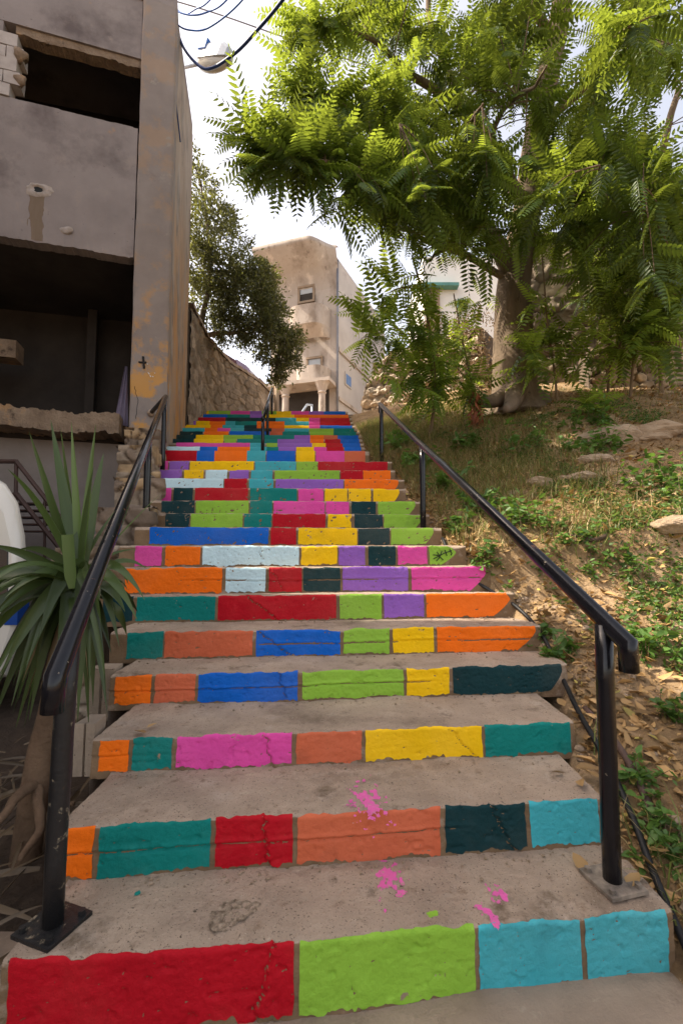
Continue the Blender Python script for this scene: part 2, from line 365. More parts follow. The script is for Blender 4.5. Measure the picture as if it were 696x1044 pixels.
SOIL = pm('dark_soil', (.10, .07, .048), (.045, .032, .023), scale=6, rough=1, bump=1, bscale=30, bdist=.03, patches=[((.13, .09, .06), 3, .6, .72)])
b = MB(); g = np.linspace(-9, -.8, 90); h = np.linspace(-3, 7.5, 110); A, B = np.meshgrid(g, h, indexing='ij')
b.grid(np.stack([A, B, -.012+.04*fbm(st(A*1.3, B*1.3, 3), 4)*sstep(-.9, -1.5, A)+.02*fbm(st(A*9, B*9, 3), 2)], -1)); b.build('soil', SOIL, smooth=True, kind='structure')
EARTH = pm('earth', (.24, .17, .11), (.14, .1, .065), scale=.5, rough=1, bump=.3, bscale=5)
b = MB(); b.add([(-400, -400, -.08), (400, -400, -.08), (400, 400, -.08), (-400, 400, -.08)], [(0, 1, 2, 3)]); b.build('ground', EARTH, kind='structure')
PAVE = pm('pavement_concrete', (.36, .275, .205), (.23, .175, .13), scale=4, rough=.92, bump=1, bscale=60, bdist=.008, patches=[((.13, .095, .07), 3, .58, .72), ((.36, .29, .22), 14, .6, .7)])
b = MB(); g = np.linspace(-1.6, 1.35, 120); h = np.linspace(-3, 1.75, 160); A, B = np.meshgrid(g, h, indexing='ij')
b.grid(np.stack([A, B, .004+.006*fbm(st(A*3, B*3, 8), 3)+.02*sstep(0, .5, A)*sstep(.9, 1.3, B)], -1)); b.build('pavement', PAVE, smooth=True, kind='structure')
# plateau behind the top of the stairs on the left, and raised terrace behind the stone wall
b = MB(); b.add([(-12, YEND-.2, Zt[-1]-.03), (XR[-1]+.2, YEND-.2, Zt[-1]-.03), (XR[-1]+.2, 45, Zt[-1]-.03), (-12, 45, Zt[-1]-.03)], [(0, 1, 2, 3)]); b.build('terrace', PAVE, kind='structure')
# ------------------------------------------------------------------ handrails
BLACK = pm('black_gloss_paint', (.010, .010, .013), (.006, .006, .008), scale=9, rough=.2, bump=.05, bscale=40, spec=.38,
           patches=[((.30, .25, .18), 30, .675, .695), ((.13, .06, .035), 14, .66, .70)])
WORN = pm('black_worn_paint', (.012, .012, .013), (.008, .008, .009), scale=9, rough=.38, bump=.35, bscale=50, spec=.5,
          patches=[((.30, .25, .17), 15, .60, .66), ((.12, .08, .05), 8, .62, .7)])
STEEL = pm('dusty_steel', (.34, .28, .22), (.05, .043, .038), scale=14, rough=.75, bump=.3)
def cyl(mb, p, r, h, seg=8): mb.tube([p, np.array(p)+[0, 0, h]], r, seg)
def railpt(a, b, px):
    lo, hi = 0., 1.
    s = 1 if proj(b)[0] > proj(a)[0] else -1
    for _ in range(40):
        m = (lo+hi)/2
        if s*(proj(a+(b-a)*m)[0]-px) < 0: lo = m
        else: hi = m
    return a+(b-a)*lo
def tread_z(x, y):
    z = 0
    for k in range(NR):
        if y > Yk[k]+TAN[k]*x: z = Zt[k]
    return z
def plate(parent, x, y, z, s, rot, mat):
    c, sn = math.cos(rot), math.sin(rot); ax = [(c, sn, 0), (-sn, c, 0), (0, 0, 1)]
    b = MB(); b.box((x, y, z+.007), (s, s, .012), ax); o = b.build('base_plate', mat, parent)
    for i in (-1, 1):
        for j in (-1, 1):
            b = MB(); q = np.array([x, y, z+.013])+np.array(ax[0])*i*s*.36+np.array(ax[1])*j*s*.36; b.tube([q, q+[0, 0, .014]], .012, 6); b.build('bolt', mat, o)
R = .0315
# left handrail
lb = P(57, 690, 1.36); lt = P(169, 404.5, 6.35)
ret = onplane(154, 421, (-2.68, 6.82, 0), (.287, -.958, 0))
lroot = thing('handrail', 'black tube handrail on the left beside the spiky plant, bent into the pillar', 'handrail', (lb[0], lb[1]+.06, Zt[0]))
b = MB(); stub = lb+np.array([-.004, -.002, -.10]); rp = [stub, lb+np.array([0, 0, .0]), lt, ret]
b.tube(rp, R, 20); b.build('rail', BLACK, lroot, smooth=True)
b = MB(); b.blob(ret, (.05, .05, .05), amp=.2); b.build('mortar_plug', CONC, lroot, smooth=True)
pd = onplane(54, 945, (0, 0, Zt[0]), (0, 0, 1))
def post(parent, x, y, z0, a, b_, mat, r=R*.98):
    # vertical post reaching the rail a-b above (x, y)
    t = (y-a[1])/(b_[1]-a[1]); q = a+(b_-a)*t; mb = MB(); mb.tube([(x, y, z0-.03), (x, y, z0+.2), (q[0]*.5+x*.5, y, q[2]-.2), (q[0], y, q[2]+.005)], r, 18)
    mb.build('post', mat, parent, smooth=True)
post(lroot, pd[0], pd[1], Zt[0], lb, lt, WORN); plate(lroot, pd[0]+.0, pd[1]-.0, Zt[0], .155, -.35, WORN)
for px in (151.5, 168):
    q = railpt(lb, lt, px); post(lroot, q[0], q[1], tread_z(q[0]+.0, q[1]), lb, lt, BLACK)
# right handrail
rb = P(634, 657, 1.60); rt = P(387.5, 412.5, 6.75)
rroot = thing('handrail', 'glossy black tube handrail on the right along the leafy dirt slope', 'handrail', (rb[0], rb[1]+.05, Zt[0]))
b = MB(); b.tube([rb+np.array([.016, -.004, -.088]), rb+np.array([.012, -.012, .004]), rt, rt+np.array([0, .001, -.12])], R, 20); b.build('rail', BLACK, rroot, smooth=True)
pd = onplane(624, 902, (0, 0, Zt[0]), (0, 0, 1))
post(rroot, pd[0], pd[1], Zt[0], rb, rt, BLACK); plate(rroot, pd[0], pd[1], Zt[0]+.006, .15, .25, STEEL)
for px in (430, 388.5):
    q = railpt(rb, rt, px); post(rroot, q[0], q[1], max(tread_z(q[0], q[1])-.02, hz(q[0], q[1])-.05), rb, rt, BLACK, R*.9)
# rail in the middle of the upper flight
ca = P(268, 427, 6.72); cb = P(277.5, 396, 10.7)
croot = thing('handrail', 'short dark handrail standing in the middle of the upper flight of coloured steps', 'handrail', (ca[0], ca[1], Zt[14]))
b = MB(); b.tube([ca, cb], R*.9, 14); b.build('rail', BLACK, croot, smooth=True)
for Y in (6.76, 8.35, 10.6):
    t = (Y-ca[1])/(cb[1]-ca[1]); q = ca+(cb-ca)*t; post(croot, q[0], q[1], tread_z(q[0], q[1]), ca, cb, BLACK, R*.85)
GALV = pm('galvanised_steel', (.45, .5, .55), (.3, .33, .38), rough=.35, bump=.05, metallic=.7)
g0 = P(305.5, 421, 11.5); g1 = P(313, 412.5, 12.4); g2 = P(318, 413, 12.8)
gr = thing('handrail', 'small pale grey handrail end before the dark porch at the steps top', 'handrail', (g0[0], g0[1], Zt[-1]))
b = MB(); b.tube([P(303, 428, 11.2), g1, g2], .03, 10); b.build('rail', GALV, gr, smooth=True)
b = MB(); b.tube([(g2[0], g2[1], Zt[-1]-.03), g2], .028, 10); b.build('post', GALV, gr, smooth=True)
# ------------------------------------------------------------------ rubble masonry
def rubble(mb, path, cw=.28, ch=.18, depth=.06, res=.03, seed=0, rough=.012, pal=((.33, .25, .18), (.22, .165, .12), (.42, .34, .26)), mortar=(.20, .155, .115), warp=1):
    """path: list of (x, y, z0, z1) bottom/top; face normal on the right-hand side of travel seen from above is the visible face"""
    path = np.array(path, float); L = np.r_[0, np.cumsum(np.hypot(*(path[1:, :2]-path[:-1, :2]).T))]
    u = np.linspace(0, L[-1], max(6, int(L[-1]/res))); q = np.stack([np.interp(u, L, path[:, i]) for i in range(4)], 1)
    H = (path[:, 3]-path[:, 2]).max(); nvv = max(5, int(H/res)); w = np.linspace(0, 1, nvv)
    Z = q[:, 2][:, None]+(q[:, 3]-q[:, 2])[:, None]*w[None]; U = np.repeat(u[:, None], nvv, 1)
    tx = np.gradient(q[:, 0], u); ty = np.gradient(q[:, 1], u); nl = np.hypot(tx, ty); nx, ny = ty/nl, -tx/nl
    a = U/cw+warp*.25*fbm(st(U*1.5/cw*.4, Z*1.5/ch*.4, seed), 2); c = Z/ch+warp*.25*fbm(st(U/cw*.6, Z/ch*.6, seed+7), 2)
    F1 = np.full(U.shape, 9.); F2 = F1.copy(); ID = np.zeros(U.shape)
    ci = np.floor(c)
    for dj in (-1, 0, 1):
        j = ci+dj; sh = .5*(j % 2); ai = np.floor(a-sh)
        for di in (-1, 0, 1):
            i = ai+di; h1 = _h(i.astype(np.int64), j.astype(np.int64), np.int64(seed)); h2 = _h(i.astype(np.int64), j.astype(np.int64), np.int64(seed+31))
            sx = i+sh+.5+(h1-.5)*.7; sy = j+.5+(h2-.5)*.55
            d = np.sqrt((a-sx)**2+(c-sy)**2); new = d < F1
            F2 = np.where(new, F1, np.minimum(F2, d)); ID = np.where(new, h1*.61+h2*.39, ID); F1 = np.minimum(F1, d)
    g = F2-F1; bul = sstep(.02, .16, g)*depth*(.4+ID)+(_h((ID*977).astype(np.int64), np.int64(3), np.int64(seed))-.5)*depth*1.2*sstep(.02, .2, g)+rough*fbm(st(U*9, Z*9, seed), 4)
    V = np.stack([q[:, 0][:, None]+nx[:, None]*bul, q[:, 1][:, None]+ny[:, None]*bul, Z], -1)
    p = np.array(pal); k = ID*3.999 % 1; idx = (ID*7.3 % 1*len(p)).astype(int).clip(0, len(p)-1); col = p[idx]*(.75+.5*k)[..., None]
    mk = sstep(.04, .12, g)[..., None]; col = np.array(mortar)*(1-mk)+col*mk
    mb.grid(V, col=np.concatenate([col, np.ones(U.shape+(1,))], -1))
    return q, (nx, ny)
STONE = pm('rubble_stone', (.3, .24, .18), rough=.92, bump=.7, bscale=40, bdist=.015, attr='Col', scale=6)
def stone_wall(name, label, path, thick, coping=None, **k):
    path = [tuple(p) for p in path]; base = (path[0][0], path[0][1], path[0][2]); root = thing(name, label, 'stone wall', base)
    b = MB(); q, (nx, ny) = rubble(b, path, **k); 
    # core behind the face
    F = np.stack([q[:, 0]-nx*.02, q[:, 1]-ny*.02], 1); Bk = np.stack([q[:, 0]-nx*thick, q[:, 1]-ny*thick], 1); sel = np.linspace(0, len(q)-1, max(2, len(q)//8)).astype(int)
    rows = []
    for f, bb, zz0, zz1 in zip(F[sel], Bk[sel], q[sel, 2], q[sel, 3]): rows.append([(f[0], f[1], zz0), (f[0], f[1], zz1-.01), (bb[0], bb[1], zz1-.01), (bb[0], bb[1], zz0)])
    rows = np.array(rows); cc = np.ones(rows.shape[:2]+(4,))*np.array([.15, .115, .085, 1]); b.grid(rows, col=cc)
    for e in (0, -1): b.add(rows[e], [(0, 1, 2, 3)], 0, cc[e])
    b.build('masonry', STONE, root, smooth=True)
    if coping:
        b = MB(); rows = []
        for i in range(len(q)):
            n = np.array([nx[i], ny[i], 0]); c = np.array([q[i, 0], q[i, 1], q[i, 3]]); j = .012*float(vn([[i*.35, 3, 1]])[0])
            rows.append([c+n*(.07+j), c+n*(.06+j)+[0, 0, coping+j], c-n*(thick+.03)+[0, 0, coping], c-n*(thick+.03)])
        b.grid(np.array(rows)); b.build('coping', CONC, root, smooth=False)
    return root
pl = Zt[-1]
stone_wall('stone_wall', 'brown rubble stone wall with concrete coping, left of the top of the steps beyond the building', [(-2.2, 15, pl-.1, E+4.9), (-2.5, 13.4, pl-.1, E+4.9), (-3.06, 12, pl-.1, E+4.92), (-3.24, 10.7, 4.2, E+4.95), (-3.16, 9.2, 3.1, E+4.98)][::-1], .3, coping=.09, cw=.30, ch=.2, depth=.035, res=.03, seed=3, warp=2.2,
           pal=((.30, .235, .17), (.22, .17, .12), (.36, .29, .22)), mortar=(.27, .215, .16))
fk = thing('stone_wall', 'low crumbling masonry flank along the left edge of the steps, under the pillar', 'stone wall', (-2.2, 4, 0))
for pth, tz, sd0 in (([(-2.14, 3.98), (-1.70, 4.0), (-1.78, 4.4), (-1.9, 4.77)], E+.33, 9), ([(-2.34, 4.70), (-1.9, 4.74), (-2.14, 5.2), (-2.30, 5.55)], E+.70, 12), ([(-2.72, 5.50), (-2.30, 5.55), (-2.47, 6.0), (-2.58, 6.3)], E+1.22, 15), ([(-2.98, 6.22), (-2.58, 6.27), (-2.66, 6.6), (-2.73, 6.9)], E+1.62, 18)):
    b = MB(); q, _n = rubble(b, [(x, y, max(0, tz-1.5), tz) for x, y in pth], cw=.2, ch=.13, depth=.05, res=.02, seed=sd0, pal=((.32, .25, .18), (.2, .15, .11), (.40, .28, .16)), mortar=(.2, .15, .11), warp=2)
    n_ = 26; ii = np.linspace(0, len(q)-1, n_).astype(int); rows = []
    for f in q[ii]:
        e_ = np.array([pth[0][0]-.05, max(f[1], pth[0][1]+.02)+.0]); rows.append([[f[0]+(e_[0]-f[0])*t, f[1]+(e_[1]-f[1])*t, tz-.01] for t in np.linspace(0, 1, 16)])
    rows = np.array(rows); rows[..., 2] += .045*fbm(st(rows[..., 0]*9, rows[..., 1]*9, sd0), 4); cc = np.array([.17, .13, .10])*(1+.5*fbm(st(rows[..., 0]*7, rows[..., 1]*7, 3), 3))[..., None]
    b.grid(rows, col=np.concatenate([np.clip(cc, .03, 1), np.ones(cc.shape[:2]+(1,))], -1)); b.build('masonry', STONE, fk, smooth=True)
b = MB(); b.add([], []); 
# end face of that flank
fl = thing('stone_wall', 'rough stub end of masonry facing the camera behind the spiky plant, beside the lime and orange steps', 'stone wall', (-2.2, 3.66, 0))
b = MB(); rubble(b, [(-2.26, 3.66, 0, E-.02), (-1.72, 3.68, 0, E-.0), (-1.72, 4.0, 0, E)], cw=.3, ch=.16, depth=.05, res=.016, seed=5, pal=((.42, .33, .23), (.33, .25, .17), (.45, .37, .28)), mortar=(.25, .19, .14)); 
b.build('masonry', STONE, fl, smooth=True)
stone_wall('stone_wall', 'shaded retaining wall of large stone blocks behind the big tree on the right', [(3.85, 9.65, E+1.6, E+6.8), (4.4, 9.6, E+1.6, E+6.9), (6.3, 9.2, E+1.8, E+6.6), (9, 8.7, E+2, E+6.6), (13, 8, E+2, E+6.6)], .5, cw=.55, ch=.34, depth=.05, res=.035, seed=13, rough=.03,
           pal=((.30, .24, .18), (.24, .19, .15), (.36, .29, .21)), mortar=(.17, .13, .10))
stone_wall('stone_wall', 'low dry stone wall of tan rubble at the right edge of the slope, under the foliage', [(4.75, 8.55, E+1.9, E+3.75), (6.0, 8.35, E+2.0, E+3.95), (8.4, 7.9, E+2.2, E+4.2)], .5, cw=.24, ch=.16, depth=.09, res=.025, seed=17,
           pal=((.42, .32, .21), (.32, .24, .16), (.48, .38, .26)), mortar=(.09, .065, .045))
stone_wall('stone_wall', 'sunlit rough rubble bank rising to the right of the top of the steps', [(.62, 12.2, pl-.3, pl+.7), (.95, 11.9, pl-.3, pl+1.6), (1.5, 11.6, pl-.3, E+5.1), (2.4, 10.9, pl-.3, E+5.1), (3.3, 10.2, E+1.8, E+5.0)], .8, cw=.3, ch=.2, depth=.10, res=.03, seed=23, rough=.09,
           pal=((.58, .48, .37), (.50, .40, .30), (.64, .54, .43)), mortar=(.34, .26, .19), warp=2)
# ------------------------------------------------------------------ derelict building on the left
O2 = np.array([-2.70, 6.9, 0]); ex = np.array([-.958, -.287, 0]); en = np.array([-.287, .958, 0]); ezv = np.array([0, 0, 1.])
AX = [ex, en, ezv]
def fac(px, py):
    q = onplane(px, py, O2, en)-O2; return float(np.dot(q, ex)), float(q[2])
def fp(u, d, z): return O2+ex*u+en*d+ezv*z
def fbox(mb, u0, u1, d0, d1, z0, z1, mi=0, jit=0): mb.box(fp((u0+u1)/2, (d0+d1)/2, (z0+z1)/2), (u1-u0, d1-d0, z1-z0), AX, mi, jit)
PLAST = pm('grey_plaster', (.31, .268, .25), (.22, .188, .177), scale=1.3, rough=.9, bump=.35, bscale=35, bdist=.008,
           patches=[((.13, .105, .10), .8, .55, .72), ((.30, .25, .22), 2.6, .58, .68), ((.11, .09, .08), 16, .66, .72), ((.42, .24, .11), 1.5, .66, .74)])
PILL = pm('stained_pillar_plaster', (.31, .265, .238), (.22, .185, .167), scale=1.5, rough=.9, bump=.4, bscale=35, bdist=.008,
          patches=[((.15, .125, .115), 1.1, .6, .75), ((.56, .29, .075), 2.0, .50, .58, (3.4, 6.0, .2)), ((.32, .28, .24), 5, .62, .68)])
SIDE = pm('orange_stained_plaster', (.40, .335, .28), (.31, .255, .21), scale=2, rough=.9, bump=.4, bscale=35, bdist=.008, stretch=(1, 1, .3),
          patches=[((.50, .26, .085), 1.3, .42, .56, (4.6, 8.0, .10)), ((.22, .185, .16), 3.1, .5, .62), ((.40, .36, .32), 3, .56, .68)])
DARKIN = pm('shade_dark_interior', (.06, .05, .043), (.032, .027, .024), scale=1.4, rough=.95, bump=.4, bscale=20)  # base colour darkened to deepen the shade inside the openings
SLAB = pm('broken_slab_concrete', (.34, .25, .17), (.20, .14, .095), scale=6, rough=.95, bump=1, bscale=30, bdist=.03, patches=[((.45, .26, .12), 3, .55, .66), ((.08, .055, .04), 5, .6, .7)])
WHITEBL = pm('white_concrete_block', (.50, .45, .41), (.38, .33, .30), scale=7, rough=.9, bump=.6, bscale=60, bdist=.01)
bld = thing('derelict_building', 'derelict grey concrete building with dark empty openings and a tall stained pillar', 'building', tuple(O2))
ZR = E+8.8
u_o1l, zt1a = fac(24, 24); _, zt1b = fac(144, 62); _, zb1a = fac(21, 99); u_p, zb1b = fac(141.5, 134)
_, zs2 = fac(131, 262); _, zs2l = fac(0, 235); _, zl = fac(118, 427); _, zl2 = fac(0, 416); _, zl3 = fac(110, 446)
zt1 = (zt1a+zt1b)/2; zb1 = (zb1a+zb1b)/2; zs = zs if callable(zs) else zs; z2 = zs2; zle = (zl+zl2)/2
print('facade', u_o1l, u_p, zt1a, zt1b, zb1a, zb1b, zs2, zs2l, zl, zl2, zl3)
UP = u_p; UE = 10.5
# front wall pieces (subdivided so the slab edge can crumble)
b = MB(); fbox(b, UP, UE, 0, .22, zt1, ZR); b.build('facade_wall', PLAST, bld)
def edgewall(name, u0, u1, z0, z1, d0, d1, mat, a0=.0, a1=.0, fr=5, seed=0):
    nu = int((u1-u0)/.015); u = np.linspace(u0, u1, nu)
    chip_ = (_h(np.floor(u*9+.6*vn(st(u*7, seed, 2))).astype(np.int64), np.int64(seed), np.int64(1))-.5)*1.1+(_h(np.floor(u*27).astype(np.int64), np.int64(seed), np.int64(4))-.5)*.5
    lo = z0+a0*(.6*fbm(st(u*fr, seed, 0), 4)+.6*chip_); hi = z1+a1*(.6*fbm(st(u*fr, seed+5, 0), 4)+.6*chip_[::-1]); rows = []
    for k in range(nu):
        j0 = .3*a0*float(vn([[u[k]*20, 1, seed]])[0]); j1 = .3*a1*float(vn([[u[k]*20, 2, seed]])[0])
        rows.append([fp(u[k], d1, lo[k]), fp(u[k], d0+j0, lo[k]), fp(u[k], d0, lo[k]*.67+hi[k]*.33), fp(u[k], d0, lo[k]*.33+hi[k]*.67), fp(u[k], d0+j1, hi[k]), fp(u[k], d1, hi[k]), fp(u[k], d1, lo[k])])
    rows = np.array(rows); m = MB(); m.grid(rows)
    for e in (0, -1): m.add(rows[e][:6], [(0, 1, 2, 3, 4, 5)])
    return m.build(name, mat, bld)
edgewall('parapet_wall', UP+.012, UE, z2, zb1, 0.0, .2, PLAST, .02, .012, 4, 1)
edgewall('lintel', UP+.0, u_o1l+.1, zt1-.13, zt1-.003, .03, .21, SLAB, .03, .0, 3, 8)
b = MB(); fbox(b, u_o1l+.25, UE, .004, .216, zb1+.01, zt1-.004); b.build('infill_wall', PLAST, bld)
# block infill on the left of the upper opening
b = MB(); hh = .20; n = int((zt1-zb1)/hh)
for r in range(n):
    zc = zb1+.02+r*hh; end = u_o1l+[.12, .0, .05, -.02, .06, .0, .1][r % 7]+.02*(n-1-r)*0
    u = end; first = True
    while u < u_o1l+2.6:
        w = (.22 if (r % 2 and first) else .40); fbox(b, u, u+w-.012, -.02+RNG.uniform(0, .012), .19, zc, zc+hh-.012, jit=.006); u += w; first = False
b.build('block_infill', WHITEBL, bld)
for r in (n-2, n-4):
    b = MB(); b.blob(fp(u_o1l+.02, .02, zb1+.12+r*hh), (.10, .07, .09), amp=.4, seed=r); b.build('mortar_lump', SLAB, bld, smooth=True)
# pillar
b = MB(); nz = 60
zz = np.linspace(0, ZR, nz); rows = []
wob = lambda z, s: .007*fbm(st(z*3, s, 0), 3)
for z_ in zz:
    wid = UP-.01
    rows.append([fp(-.0+wob(z_, 4)*1, .38, z_), fp(wob(z_, 1), -.035, z_), fp(.03+wob(z_, 1), -.05, z_), fp(wid-.02+wob(z_, 2), -.05, z_), fp(wid+wob(z_, 2), -.035, z_), fp(wid, .38, z_), fp(0, .38, z_)])
b.grid(np.array(rows)); b.build('pillar', PILL, bld)
# cross-shaped mark and white scratches on the pillar
MARK = pm('dark_daub', (.03, .027, .025), rough=.9); WMARK = pm('white_scratches', (.8, .8, .78), rough=.8)
def smooth_path_2d(pts):
    pts = np.array(pts, float); t = np.linspace(0, len(pts)-1, 14); x = np.interp(t, range(len(pts)), pts[:, 0]); y = np.interp(t, range(len(pts)), pts[:, 1]); return [(a_+RNG.normal()*.5, b_) for a_, b_ in zip(x, y)]
def strip(pts, r, name, mat, dd=-.054):
    m = MB(); q = []
    for (x, y) in pts:
        u_, z_ = fac(x, y); q.append(fp(u_, dd, z_))
    m.tube(q, r, 6); m.build(name, mat, bld)
strip([(142, 370.5), (146, 371), (150, 371)], .016, 'cross_mark', MARK); strip([(146.5, 365), (147, 371), (147.5, 377)], .018, 'cross_mark', MARK)
for pts in ([(151.5, 381), (153, 383)], [(153.5, 384), (154.5, 385.5)], [(156, 385), (157, 385.5)], [(158, 381.5), (158.5, 382)], [(150.5, 372), (151, 373)]): strip(pts, .008, 'scratch', WMARK)
for pts in ([(138, 395), (141, 410), (139, 428)],):
    q_ = []
    for x, y in pts: q_.append((x, y))
    q_ = smooth_path_2d(q_); strip(q_, .0035, 'crack', MARK, -.0515 if pts[0][0] > 130 else -.001)
# side wall towards the stairs
sd = np.array([-.2, 1., 0]); sd /= np.linalg.norm(sd); sn = np.array([sd[1], -sd[0], 0]); SL = 2.33
b = MB(); c0 = O2+en*.37-ex*0; rows = []
for z_ in np.linspace(0, ZR, 40):
    rows.append([c0+sd*t+ezv*z_+sn*(.0-.006+.006*float(fbm([[t*3, z_*3, 2]])[0])) for t in np.linspace(0, SL-.37, 10)]+[c0+sd*(SL-.37)-sn*.25+ezv*z_, c0-sn*.25+ezv*z_])
b.grid(np.array(rows)); b.build('side_wall', SIDE, bld)
b = MB(); q0 = c0+sd*(SL-.37)
# rear, left and inner walls, roof and floors
def wallquad(mb, a, bb, z0, z1, th):
    a = np.array(a); bb = np.array(bb); d = bb-a; L = np.linalg.norm(d); d /= L; n_ = np.array([-d[1], d[0], 0]); mb.box((a+bb)/2+ezv*((z0+z1)/2), (L, th, z1-z0), [d, n_, ezv])
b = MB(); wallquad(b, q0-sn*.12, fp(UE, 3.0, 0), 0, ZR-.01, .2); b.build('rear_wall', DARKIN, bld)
b = MB(); fbox(b, UE-.2, UE, .22, 3.3, 0, ZR-.02); b.build('end_wall', PLAST, bld)
roof = [fp(.012, -.03, ZR), fp(UE+.1, -.1, ZR), fp(UE+.1, 3.4, ZR), q0-sn*.012-sd*.01+ezv*ZR, c0-sn*.012+ezv*ZR]
b = MB(); b.prism(roof, (0, 0, .22)); b.build('roof_slab', PLAST, bld)
b = MB(); fbox(b, 3.8, UE, .1, 3.0, ZR+.22, ZR+3.7); b.build('added_shade_storey', PLAST, bld)  # unseen storey added on the roof to cast shade over the lower steps
inner = [fp(UP, .2, 0), fp(UE-.2, .2, 0), fp(UE-.2, 2.9, 0), q0-sn*.25]
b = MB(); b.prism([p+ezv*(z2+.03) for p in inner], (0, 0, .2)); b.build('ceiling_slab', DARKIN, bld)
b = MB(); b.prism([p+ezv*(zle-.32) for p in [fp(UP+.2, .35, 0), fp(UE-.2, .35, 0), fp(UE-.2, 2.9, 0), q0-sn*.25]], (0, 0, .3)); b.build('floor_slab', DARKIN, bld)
edgewall('broken_ledge', UP+.10, UE-.3, zle-.27, zle, -.16, .7, SLAB, .05, .06, 2.6, 4)
b = MB(); fbox(b, UP+1.95, UE-.4, 1.25, 1.6, z2-1.32, z2-1.02); b.build('beam', SLAB, bld)
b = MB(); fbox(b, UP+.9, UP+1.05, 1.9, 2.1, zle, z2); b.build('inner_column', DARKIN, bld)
LOWW = pm('pale_lower_wall', (.33, .28, .25), (.24, .2, .175), scale=2.2, rough=.92, bump=.4, bscale=30, patches=[((.16, .12, .1), 2, .6, .7), ((.3, .15, .08), 5, .68, .72)])
b = MB(); fbox(b, UP-.02, UE-.1, .34, .5, 0, zle-.33); b.build('lower_wall', LOWW, bld)
# broken hole with a rust stain in the parapet
RUST = pm('rust_stain', (.205, .155, .115), (.17, .125, .085), scale=5, rough=.95, bump=.1, stretch=(3, 3, .5)); LIP = pm('chipped_plaster', (.46, .40, .37), (.3, .25, .2), scale=12, rough=.95, bump=.8)
hu, hz_ = fac(40, 194)
m = MB(); ang = np.linspace(0, 2*math.pi, 40, endpoint=False)
def ringp(ru, rz, d, seed, jit=.3):
    k = 1+jit*fbm(st(np.cos(ang)*1.6, np.sin(ang)*1.6, seed), 3); return np.array([fp(hu+ru*c_*q, d, hz_+rz*s_*q) for c_, s_, q in zip(np.cos(ang), np.sin(ang), k)])
r0, r1, r2 = ringp(.17, .105, -.002, 3), ringp(.10, .06, -.03, 4), ringp(.055, .035, -.004, 5)
rr = np.array([np.vstack([r, r[:1]]) for r in (r0, r1, r2)]); m.grid(rr); m.build('chipped_hole', LIP, bld, smooth=True)
m = MB(); m.add(r2+en*-.001, [tuple(range(40))]); m.build('hole', BLACKINK, bld)
m = MB(); nz = 20; zq = np.linspace(hz_-.07, z2+.02, nz); rows = []
for i, z_ in enumerate(zq):
    w = .095*(1+.25*float(vn([[z_*9, 2, 2]])[0])); rows.append([fp(hu+.02+w*t*(1+.1*float(vn([[z_*30, t*3, 1]])[0])), -.003, z_) for t in np.linspace(-1, 1, 7)])
m.grid(np.array(rows)); m.build('rust_streak', RUST, bld)
m = MB(); uu, zz_ = fac(66, 236); m.blob(fp(uu, .0, zz_+.02), (.13, .02, .05), amp=.3, seed=4); m.build('chipped_patch', LIP, bld, smooth=True)
# cloth hanging inside the opening, next to the pillar
CLOTH = pm('lilac_cloth', (.22, .19, .26), (.13, .11, .16), scale=3, rough=.9, bump=.2)
u0, zc0 = fac(124, 370); u1, zc1 = fac(118, 431); m = MB(); rows = []
for t in np.linspace(0, 1, 24):
    w = .03+.16*t; uu = u0*(1-t)+u1*t-.03; zc = zc0*(1-t)+zc1*t
    rows.append([fp(uu-.02-w*s_, .13+.025*math.sin(s_*14+t*2)+.1*t*.2, zc) for s_ in np.linspace(-.55, .5, 12)])
o = m.grid(np.array(rows)).build('hanging_cloth', CLOTH, base=fp(u0, .13, zc1), smooth=True); tag(o, 'lilac grey cloth hanging beside the pillar in the dark lower opening', 'cloth')
# unseen building added left of the viewpoint to keep the lower steps shaded
nb = thing('shade_building', 'plain grey building added out of view on the left to shade the steps', 'building', (-9.5, 0, 0))
b = MB(); b.box((-9.5, -.6, 5.1), (6.0, 9.0, 10.2)); b.build('wall', PLAST, nb); b = MB(); b.box((-9.5, -.6, 10.3), (6.2, 9.2, .2)); b.build('roof_slab', SLAB, nb)
for yy_ in (-3.2, -.8, 1.6):
    for zz_ in (1.2, 4.4, 7.4):
        b = MB(); b.box((-6.49, yy_, zz_+.7), (.08, 1.1, 1.5)); w_ = b.build('window', SLAB, nb); b = MB(); b.box((-6.455, yy_, zz_+.7), (.03, .9, 1.3)); b.build('pane', BLACKINK, w_)
# ------------------------------------------------------------------ car, metal stair, bottle on the left
WPAINT = pm('cream_car_paint', (.72, .68, .60), (.68, .64, .56), rough=.3, bump=0, spec=.5, coat=.6); DGLASS = pm('dark_glass', (.01, .012, .02), rough=.08, bump=0, spec=.6)
RUB = pm('tyre_rubber', (.02, .02, .02), rough=.8); BLUEP = pm('blue_reflector', (.02, .08, .35), rough=.3, bump=0)
car = thing('parked_van', 'cream white rounded van cut off by the left edge, behind the plant', 'van', (-4.6, 4.3, 0))
prof = [(-2.62, .35), (-2.52, .7), (-2.53, 1.25), (-2.56, 1.48), (-2.64, 1.75), (-2.76, 1.90), (-2.95, 2.0), (-3.4, 2.05), (-5.6, 2.0), (-6.2, 1.9), (-6.9, 1.3), (-7.4, 1.15), (-7.5, .9), (-7.5, .35)]
prof = np.array(prof); rows = []
for t, ins in ((3.62, .14), (3.66, .05), (3.75, .0), (4.6, -.02), (5.25, .0), (5.34, .05), (5.38, .14)):
    cx, cz = -5.0, 1.1; rows.append([(cx+(x-cx)*(1-ins/2.5), t, cz+(z_-cz)*(1-ins)) for x, z_ in prof])
rows = np.array(rows); 
